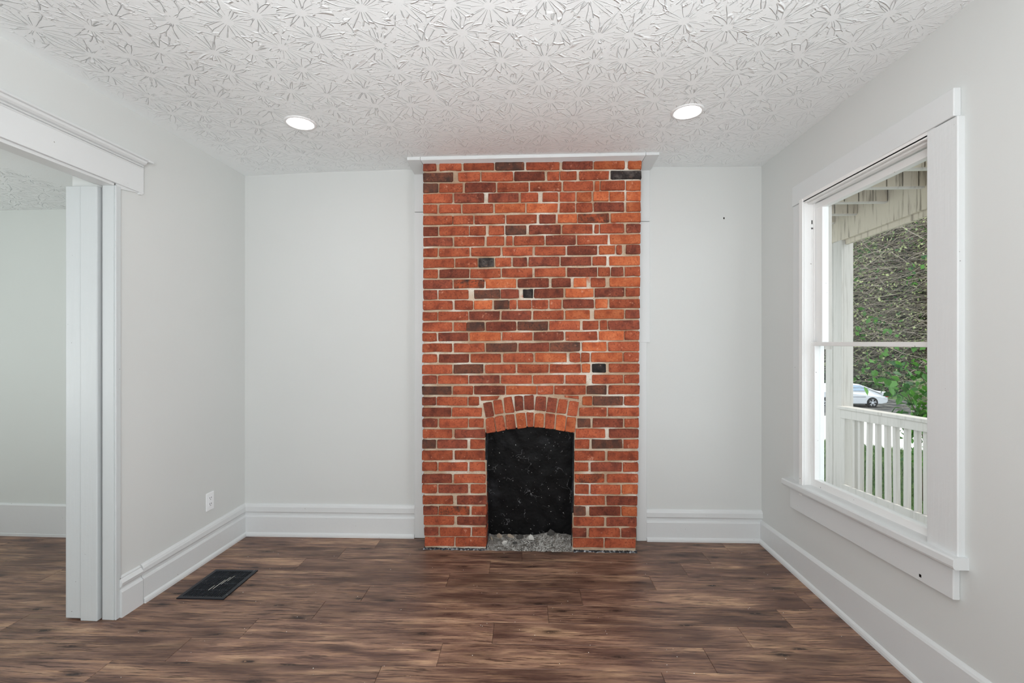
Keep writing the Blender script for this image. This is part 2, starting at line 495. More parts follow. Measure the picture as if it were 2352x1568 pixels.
def ceil_z(x, y):
    f = (x - XL) / (XR - XL)
    z = 2.617 + 0.016 * f
    g = math.exp(-((y - 3.2) / 0.42) ** 2)
    k = [(-2.135, -0.006), (-1.6, 0.012), (-0.9, 0.023), (0.75, 0.014), (1.1, 0.008), (1.565, 0.003)]
    d = k[-1][1]
    if x <= k[0][0]: d = k[0][1]
    else:
        for (xa, da), (xb, db) in zip(k, k[1:]):
            if xa <= x <= xb:
                d = da + (db - da) * (x - xa) / (xb - xa); break
    return z + g * d

REAR = -2.3
bm = bmesh.new()
nx, ny = 38, 56
grid = [[None] * (ny + 1) for _ in range(nx + 1)]
for i in range(nx + 1):
    for j in range(ny + 1):
        x = XL - 0.02 + (XR - XL + 0.04) * i / nx
        y = REAR - 0.02 + (3.36 - REAR) * j / ny
        grid[i][j] = bm.verts.new((x, y, ceil_z(x, y)))
for i in range(nx):
    for j in range(ny):
        bm.faces.new((grid[i][j], grid[i][j + 1], grid[i + 1][j + 1], grid[i + 1][j]))
top = bmesh.new()
ceiling = tag(obj("ceiling", bm, "stomped_ceiling", recalc=False, smooth=True), "white stomped plaster ceiling with flower-like ridges", kind="structure")
boxo("ceiling_light_blocker", (-5.3, 1.66, -2.5, 3.5, 2.68, 2.80), "wall_paint", None, 0)["kind"] = "structure"  # unseen, added to keep outside light out of the room
bpy.data.objects["ceiling_light_blocker"]["label"] = "unseen slab added above the ceiling to block outside light"

bm = bmesh.new()
hexa(bm, [(XL - 0.1, yback(XL - 0.1), -0.05), (1.66, yback(1.66), -0.05), (1.66, 3.5, -0.05), (XL - 0.1, 3.5, -0.05),
          (XL - 0.1, yback(XL - 0.1), 2.70), (1.66, yback(1.66), 2.70), (1.66, 3.5, 2.70), (XL - 0.1, 3.5, 2.70)])
wall_back = tag(obj("wall_back", bm, "wall_paint"), kind="structure")

# left wall: pier, wall over the wide cased opening, wall behind the camera
bm = bmesh.new()
box(bm, -2.376, XL, 2.20, 3.5, -0.05, 2.70)
box(bm, -2.215, XL, 0.30, 2.20, 2.205, 2.70)
box(bm, -2.376, XL, REAR - 0.1, 0.30, -0.05, 2.70)
wall_left = tag(obj("wall_left", bm, "wall_paint"), kind="structure")

# right wall with the window opening and an unseen opening added for the side fill
WY0, WY1, WZ0, WZ1 = 1.91, 2.77, 0.50, 2.225
bm = bmesh.new()
XO = 1.655
box(bm, XR, XO, WY1, 3.5, -0.05, 2.70)
box(bm, XR, XO, 0.6, WY0, -0.05, 2.70)
box(bm, XR, XO, WY0, WY1, WZ1, 2.70)
box(bm, XR, XO, WY0, WY1, -0.05, WZ0)
box(bm, XR, XO, REAR - 0.1, -0.3, -0.05, 2.70)
box(bm, XR, XO, -0.3, 0.6, 2.225, 2.70)
box(bm, XR, XO, -0.3, 0.6, -0.05, 0.55)
wall_right = tag(obj("wall_right", bm, "wall_paint"), kind="structure")

# rear wall with two openings added to let the rear fill in
bm = bmesh.new()
xs = [-2.376, -1.75, -0.75, 0.15, 1.15, XO]
for i in range(5):
    if i in (1, 3):
        box(bm, xs[i], xs[i + 1], REAR - 0.1, REAR, -0.05, 0.65)
        box(bm, xs[i], xs[i + 1], REAR - 0.1, REAR, 2.25, 2.70)
    else:
        box(bm, xs[i], xs[i + 1], REAR - 0.1, REAR, -0.05, 2.70)
tag(obj("wall_rear", bm, "wall_paint"), kind="structure")

# next room seen through the cased opening
tag(boxo("wall_next_room_back", (-5.2, -2.376, 3.105, 3.5, -0.05, 2.70), "next_room_paint", None, 0), kind="structure")
bm = bmesh.new()
box(bm, -5.3, -5.2, -0.1, 0.0, -0.05, 2.7)
box(bm, -5.2, -5.1, 1.3, 3.5, -0.05, 2.7)
box(bm, -5.2, -5.1, -0.4, -0.1, -0.05, 2.7)
box(bm, -5.2, -5.1, -0.1, 1.3, -0.05, 0.65)
box(bm, -5.2, -5.1, -0.1, 1.3, 2.25, 2.7)
tag(obj("wall_next_room_left", bm, "next_room_paint"), kind="structure")
tag(boxo("wall_next_room_front", (-5.2, -2.376, -0.5, -0.4, -0.05, 2.70), "next_room_paint", None, 0), kind="structure")
bm = bmesh.new()
v = [bm.verts.new(q) for q in ((-5.2, -0.5, 2.36), (-5.2, 3.2, 2.36), (-2.2, 3.2, 2.36), (-2.2, -0.5, 2.36))]
bm.faces.new(v)
box(bm, -5.2, -2.2, -0.5, 3.2, 2.365, 2.39)
tag(obj("ceiling_next_room", bm, "next_room_ceiling", recalc=False), kind="structure")

# ------------------------------------------------------------------ floor of separate planks
floor = empty("floor"); tag(floor, "dark brown wood-look plank floor", kind="structure")
ang = math.atan(0.028)
PW, PL = 0.161, 1.197
ph = {0: -1.12, 1: -0.11, 2: -0.305, 3: -0.535, 4: -0.965, 5: -1.15, 6: -0.22, 7: -0.445, 8: -0.677}
def plank_mesh(L):
    bm = bmesh.new()
    box(bm, 0, L, -PW + 0.0004, -0.0004, -0.006, 0.0)
    es = [e for e in bm.edges if all(abs(q.co.z) < 1e-6 for q in e.verts)]
    bmesh.ops.bevel(bm, geom=es, offset=0.0008, segments=1, affect='EDGES')
    bmesh.ops.recalc_face_normals(bm, faces=bm.faces[:])
    me = bpy.data.meshes.new("plank"); bm.to_mesh(me); bm.free()
    me.materials.append(M["plank_wood"])
    return me
full = plank_mesh(PL - 0.0008)
prow = random.Random(3)
for k in range(0, 36):
    y0 = 3.25 - PW * k
    off = ph.get(k, prow.uniform(-1.2, 0))
    x = off
    while x > -5.15: x -= PL
    while x < XR + 0.02:
        x1 = min(x + PL, XR + 0.02)
        if k > 24 and x1 < -2.4:
            x += PL; continue
        if x1 - x > 0.03:
            me = full if x1 == x + PL else plank_mesh(x1 - x - 0.0008)
            o = bpy.data.objects.new("plank", me); COL.objects.link(o)
            o.parent = floor
            o.location = (x, y0 + 0.028 * x, 0); o.rotation_euler = (0, 0, ang)
        x += PL
tag(boxo("floor_underlay", (-5.3, 1.66, -2.5, 3.5, -0.06, -0.006), "dark_hole", None, 0), "dark underlay below the planks", kind="structure")

# ------------------------------------------------------------------ baseboards
def quarter(d0, h, z=0.0, n=5):
    return [(d0 + h * math.cos(a), z + h * math.sin(a)) for a in [math.pi / 2 * i / n for i in range(n + 1)]]
def base_profile(top=0.228, ledge=0.139):
    p = [(0, 0)]
    p += [(0.030, 0), (0.030, 0.012), (0.027, 0.021), (0.020, 0.027), (0.018, 0.028)]
    p += [(0.018, ledge - 0.006), (0.015, ledge + 0.001), (0.010, ledge + 0.004), (0.008, ledge + 0.006), (0.008, ledge + 0.026)]
    p += [(0.016, ledge + 0.028), (0.019, ledge + 0.034), (0.018, top - 0.022), (0.013, top - 0.010), (0.006, top - 0.002), (0, top)]
    return p
def shift(p, dz):
    return [(d, z + (dz if z > 0.05 else 0)) for d, z in p]
bb = empty("baseboard_back"); tag(bb, "tall white baseboard with moulded cap along the back wall", kind="structure")
bm = bmesh.new()
sweep(bm, base_profile(0.232, 0.143), (XL, yback(XL)), (-0.888, yback(-0.888)), BN)
obj("board", bm, "trim_paint", bb)
bm = bmesh.new()
sweep(bm, base_profile(0.222, 0.137), (0.760, yback(0.76)), (XR, yback(XR)), BN)
obj("board", bm, "trim_paint", bb)

bl = empty("baseboard_left"); tag(bl, "tall white baseboard with moulded cap along the left wall", kind="structure")
bm = bmesh.new()
sweep(bm, base_profile(0.208, 0.134), (XL, 2.335), (XL, yback(XL)), (1, 0), base_profile(0.232, 0.143))
obj("board", bm, "trim_paint", bl)
bm = bmesh.new()
pb = [(0, 0), (0.021, 0), (0.021, 0.128), (0.017, 0.135), (0.009, 0.142), (0.009, 0.150), (0.020, 0.160), (0.024, 0.176), (0.014, 0.190), (0.010, 0.194), (0.010, 0.200), (0.0, 0.206)]
sweep(bm, pb, (XL, 2.205), (XL, 2.330), (1, 0))
obj("plinth_board", bm, "trim_paint", bl)

br = empty("baseboard_right"); tag(br, "tall white baseboard with a rounded top edge under the window", kind="structure")
def rprof(h):
    return [(0, 0), (0.032, 0), (0.031, 0.012), (0.027, 0.022), (0.020, 0.028), (0.018, 0.029), (0.018, h - 0.012), (0.013, h - 0.003), (0.004, h + 0.004), (0, h + 0.006)]
bm = bmesh.new()
sweep(bm, rprof(0.249), (XR, 1.0), (XR, yback(XR)), (-1, 0), rprof(0.146))
obj("board", bm, "trim_paint", br)
bm = bmesh.new()
sweep(bm, rprof(0.249), (XR, REAR), (XR, 1.0), (-1, 0), rprof(0.249))
obj("board", bm, "trim_paint", br)

bn = empty("baseboard_next_room"); tag(bn, "plain white baseboard in the next room", kind="structure")
bm = bmesh.new()
sweep(bm, [(0, 0), (0.016, 0), (0.016, 0.018), (0.013, 0.02), (0.013, 0.222), (0.006, 0.232), (0, 0.234)], (-5.2, 3.105), (-2.376, 3.105), (0, -1))
obj("board", bm, "trim_paint", bn)
bm = bmesh.new()
sweep(bm, [(0, 0), (0.016, 0), (0.016, 0.018), (0.013, 0.02), (0.013, 0.222), (0.006, 0.232), (0, 0.234)], (-5.1, 1.3), (-5.1, 3.105), (1, 0))
obj("board", bm, "trim_paint", bn)

# ------------------------------------------------------------------ cased opening on the left
cas = empty("door_1", (XL, 2.18, 0)); tag(cas, "wide white cased opening into the next room", kind="structure")
# header frieze
bm = bmesh.new(); slope_y(bm, XL, XL + 0.016, 0.15, 2.340, (2.243, 2.350), (2.198, 2.340))
obj("header_board", bm, "trim_paint", cas, 0.002)
# stepped crown over the header
bm = bmesh.new()
pr = [(0, 2.345), (0.018, 2.345), (0.022, 2.352), (0.018, 2.357), (0.026, 2.358), (0.030, 2.364), (0.026, 2.369), (0.036, 2.372), (0.046, 2.382), (0.049, 2.392), (0.049, 2.397), (0.060, 2.399), (0.062, 2.404), (0.060, 2.414), (0.0, 2.414)]
pr = [(d, 2.328 + (z - 2.345) * 0.68) for d, z in pr]
prl = [(d, z) for d, z in pr]
sweep(bm, [(d, z + 0.024) for d, z in prl], (XL, 0.12), (XL, 2.325), (1, 0), prl)
obj("crown_moulding", bm, "trim_paint", cas)
bm = bmesh.new(); slope_y(bm, XL, XL + 0.062, 2.322, 2.352, (2.362, 2.3745), (2.362, 2.3745))
obj("crown_return", bm, "trim_paint", cas, 0.002)
# soffit board, stop and inner step
bm = bmesh.new(); slope_y(bm, -2.205, XL + 0.002, 0.30, 2.183, (2.215, 2.235), (2.190, 2.235))
obj("soffit_board", bm, "trim_paint", cas, 0.0015)
bm = bmesh.new(); slope_y(bm, -2.232, -2.207, 0.30, 2.183, (2.228, 2.26), (2.197, 2.26))
obj("soffit_stop", bm, "trim_paint", cas, 0.002)
# bed strip under the header beside the jamb
bm = bmesh.new(); slope_y(bm, XL, XL + 0.008, 2.19, 2.32, (2.178, 2.204), (2.196, 2.204))
obj("bed_strip", bm, "trim_paint", cas, 0.001)
bm = bmesh.new(); hexa(bm, [(XL, 2.318, 2.188), (XL + 0.014, 2.318, 2.188), (XL + 0.014, 2.332, 2.190), (XL, 2.332, 2.190), (XL, 2.312, 2.206), (XL + 0.016, 2.312, 2.206), (XL + 0.016, 2.342, 2.206), (XL, 2.342, 2.206)])
obj("bed_strip_end", bm, "trim_paint", cas, 0.001)
# jamb: narrow board by the room, pocket slot, wide board beyond
boxo("jamb_board", (-2.199, XL - 0.001, 2.182, 2.21, 0, 2.192), "trim_paint_shaded", cas, 0.003)
boxo("jamb_board", (-2.300, -2.212, 2.168, 2.21, 0, 2.186), "trim_paint_shaded", cas, 0.004)
boxo("jamb_board", (-2.388, -2.301, 2.176, 2.21, 0.006, 2.190), "trim_paint_shaded", cas, 0.005)
boxo("pocket_slot", (-2.213, -2.198, 2.196, 2.212, 0, 2.20), "dark_hole", cas, 0)
# room-side casing edge
boxo("casing_bead", (XL, XL + 0.010, 2.183, 2.212, 0.0, 2.192), "trim_paint_shaded", cas, 0.003)
boxo("far_jamb_board", (-2.376, XL + 0.004, 0.285, 0.31, 0, 2.21), "trim_paint_upright", cas, 0.002)

# ------------------------------------------------------------------ window on the right wall
win = empty("window_1", (XR, 2.34, 0)); tag(win, "old white double-hung window with wide casing and deep sill", kind="structure")
XC = 1.540
boxo("casing", (XC, XR + 0.01, 1.775, 1.910, 0.595, 2.236), "trim_paint_upright", win, 0.004, 3)
boxo("casing", (XC + 0.022, XR + 0.01, 2.770, 2.905, 0.555, 2.232), "trim_paint_upright", win, 0.002, 2)
bm = bmesh.new(); hexa(bm, [(XC - 0.003, 1.788, 2.240), (XR, 1.788, 2.240), (XR, 2.908, 2.232), (XC + 0.015, 2.908, 2.232), (XC - 0.003, 1.788, 2.346), (XR, 1.788, 2.346), (XR, 2.908, 2.352), (XC + 0.018, 2.908, 2.352)])
obj("head_casing", bm, "trim_paint", win, 0.006, 3)
# stool and apron, sagging towards the back corner as the house has settled
bm = bmesh.new()
sweep(bm, [(-0.075, -0.042), (0.048, -0.042), (0.053, -0.038), (0.056, -0.030), (0.055, -0.006), (0.050, 0.0), (-0.075, 0.006)], (XR, 1.758), (XR, 2.941), (-1, 0), None, 0.611, 0.557)
obj("stool", bm, "trim_paint", win, 0.0)
bm = bmesh.new(); slope_y(bm, XC, XR, 1.793, 2.900, (0.441, 0.572), (0.390, 0.522))
obj("apron", bm, "trim_paint", win, 0.003)
boxo("apron_nail", (XC - 0.0015, XC, 1.935, 1.944, 0.452, 0.463), "dark_hole", win, 0.0)
# jambs: far jamb faces the camera
bm = bmesh.new(); box(bm, 1.538, 1.665, WY1 - 0.001, WY1 + 0.03, 0.50, 2.24)
obj("jamb", bm, "sash_paint", win, 0.002)
boxo("jamb", (1.545, 1.665, WY0 - 0.03, WY0 + 0.001, 0.50, 2.24), "sash_paint", win, 0.002)
for xa, xb, d in ((1.537, 1.546, 0.006), (1.549, 1.553, 0.004)):
    boxo("jamb_bead", (xa, xb, WY1 - d, WY1, 0.56, 2.225), "sash_paint", win, 0.001)
boxo("sash_pulley", (1.588, 1.600, WY1 - 0.002, WY1, 2.055, 2.118), "sash_paint", win, 0.001)
boxo("pulley_slot", (1.592, 1.597, WY1 - 0.003, WY1, 2.090, 2.113), "dark_hole", win, 0.0)
boxo("pulley_slot", (1.590, 1.594, WY1 - 0.003, WY1, 2.060, 2.070), "dark_hole", win, 0.0)
boxo("pulley_slot", (1.596, 1.600, WY1 - 0.003, WY1, 2.060, 2.070), "dark_hole", win, 0.0)
boxo("sash_cord", (1.593, 1.5965, WY1 - 0.004, WY1 - 0.001, 1.40, 2.062), "sash_paint", win, 0.001)
boxo("parting_stop", (1.603, 1.612, WY1 - 0.008, WY1, 1.38, 2.22), "sash_paint", win, 0.001)
boxo("parting_stop", (1.603, 1.612, WY0, WY0 + 0.008, 1.38, 2.22), "sash_paint", win, 0.001)
# head: layered stops
boxo("head_jamb", (1.545, 1.665, WY0, WY1, 2.218, 2.245), "sash_paint", win, 0.001)
boxo("head_stop", (1.545, 1.560, WY0, WY1, 2.212, 2.228), "sash_paint", win, 0.003)
boxo("head_stop", (1.570, 1.600, WY0, WY1, 2.206, 2.228), "sash_paint", win, 0.003)
# outer blind stop, wider beside the upper sash
boxo("blind_stop", (1.665, 1.706, WY1 - 0.004, WY1 + 0.05, 1.36, 2.25), "porch_white", win, 0.002)
boxo("blind_stop", (1.665, 1.706, WY0 - 0.05, WY0 + 0.002, 0.45, 2.25), "porch_white", win, 0.002)
boxo("blind_stop", (1.665, 1.706, WY0, WY1, 2.215, 2.27), "porch_white", win, 0.002)
bm = bmesh.new(); slope_y(bm, 1.62, 1.72, WY0 - 0.06, WY1 + 0.06, (0.50, 0.585), (0.46, 0.538))
obj("outer_sill", bm, "porch_white", win, 0.003)

def sash(name, xi, depth, y0, y1, zb0, zb1, zt, stile, rail_b, rail_t, topw):
    s = empty(name, (xi, (y0 + y1) / 2, zb0)); s.parent = win
    s.matrix_parent_inverse = Matrix.Translation(win.location).inverted()
    xo = xi + depth
    def part(nm, bm, bev=0.0025):
        return obj(nm, bm, "sash_paint", s, bev)
    bm = bmesh.new(); hexa(bm, [(xi, y0, zb0), (xo, y0, zb0), (xo, y0 + stile, zb0), (xi, y0 + stile, zb0), (xi, y0, zt), (xo, y0, zt), (xo, y0 + stile, zt), (xi, y0 + stile, zt)]); part("stile", bm)
    bm = bmesh.new(); hexa(bm, [(xi, y1 - stile, zb1), (xo, y1 - stile, zb1), (xo, y1, zb1), (xi, y1, zb1), (xi, y1 - stile, zt), (xo, y1 - stile, zt), (xo, y1, zt), (xi, y1, zt)]); part("stile", bm)
    bm = bmesh.new(); slope_y(bm, xi + 0.0005, xo - 0.0005, y0 + 0.002, y1 - 0.002, (zb0, zb0 + rail_b), (zb1, zb1 + rail_b)); part("bottom_rail", bm)
    bm = bmesh.new(); slope_y(bm, xi - 0.001, xo, y0 + 0.002, y1 - 0.002, (zt - topw, zt), (zt - topw, zt)); part("top_rail", bm)
    bm = bmesh.new(); xg = xi + depth * 0.62
    slope_y(bm, xg, xg + 0.003, y0 + stile - 0.004, y1 - stile + 0.004, (zb0 + rail_b - 0.01, zt - topw + 0.004), (zb1 + rail_b - 0.01, zt - topw + 0.004))
    obj("glass", bm, "window_glass", s)
    return s
ls = sash("lower_sash", 1.589, 0.036, WY0, WY1 - 0.001, 0.598, 0.567, 1.402, 0.036, 0.042, 0.022, 0.022)
us = sash("upper_sash", 1.613, 0.036, WY0 + 0.001, WY1, 1.380, 1.380, 2.208, 0.068, 0.02, 0.036, 0.036)

# ------------------------------------------------------------------ trim boards beside the chimney
tl = empty("trim_1"); tag(tl, "flat white trim board left of the brick chimney", kind="structure")
def tboard(x0, x1, z0, z1, par, th=0.016):
    bm = bmesh.new()
    hexa(bm, [(x0, yback(x0) - th, z0), (x1, yback(x1) - th, z0), (x1, yback(x1), z0), (x0, yback(x0), z0), (x0, yback(x0) - th, z1), (x1, yback(x1) - th, z1), (x1, yback(x1), z1), (x0, yback(x0), z1)])
    return obj("board", bm, "trim_paint_upright", par, 0.002)
tboard(-0.888, -0.790, 0.0, 2.330, tl); tboard(-0.888, -0.790, 2.334, 2.65, tl)
tr_ = empty("trim_2"); tag(tr_, "flat white trim board right of the brick chimney", kind="structure")
tboard(0.690, 0.762, 0.0, 1.40, tr_); tboard(0.690, 0.784, 1.40, 2.250, tr_); tboard(0.690, 0.784, 2.254, 2.65, tr_)
cr = empty("trim_3"); tag(cr, "white trim cornice wrapping the top of the chimney", kind="structure")
def cz(x, y): return ceil_z(x, y) + 0.004
bm = bmesh.new()
ya, yb_ = 3.020, 3.036
hexa(bm, [(-0.79, ya, 2.620), (0.70, yb_, 2.624), (0.690, yface(0.69) + 0.004, 2.608), (-0.780, yface(-0.78) + 0.004, 2.606),
          (-0.79, ya, cz(-.79, 3)), (0.70, yb_, cz(.7, 3)), (0.690, yface(0.69) + 0.004, cz(.69, 3.1)), (-0.780, yface(-0.78) + 0.004, cz(-.78, 3.1))])
obj("front_board", bm, "trim_paint", cr, 0.0015)
bm = bmesh.new()
hexa(bm, [(-0.881, ya, 2.622), (-0.792, ya, 2.621), (-0.782, 3.245, 2.600), (-0.888, 3.243, 2.600),
          (-0.881, ya, cz(-.88, 3)), (-0.792, ya, cz(-.79, 3)), (-0.782, 3.245, 2.66), (-0.888, 3.243, 2.66)])
obj("return_board", bm, "trim_paint", cr, 0.0015)
bm = bmesh.new()
hexa(bm, [(0.702, yb_, 2.624), (0.789, yb_ + .002, 2.625), (0.786, 3.288, 2.612), (0.690, 3.286, 2.610),
          (0.702, yb_, cz(.7, 3)), (0.789, yb_ + .002, cz(.79, 3)), (0.786, 3.288, 2.66), (0.690, 3.286, 2.66)])
obj("return_board", bm, "trim_paint", cr, 0.0015)

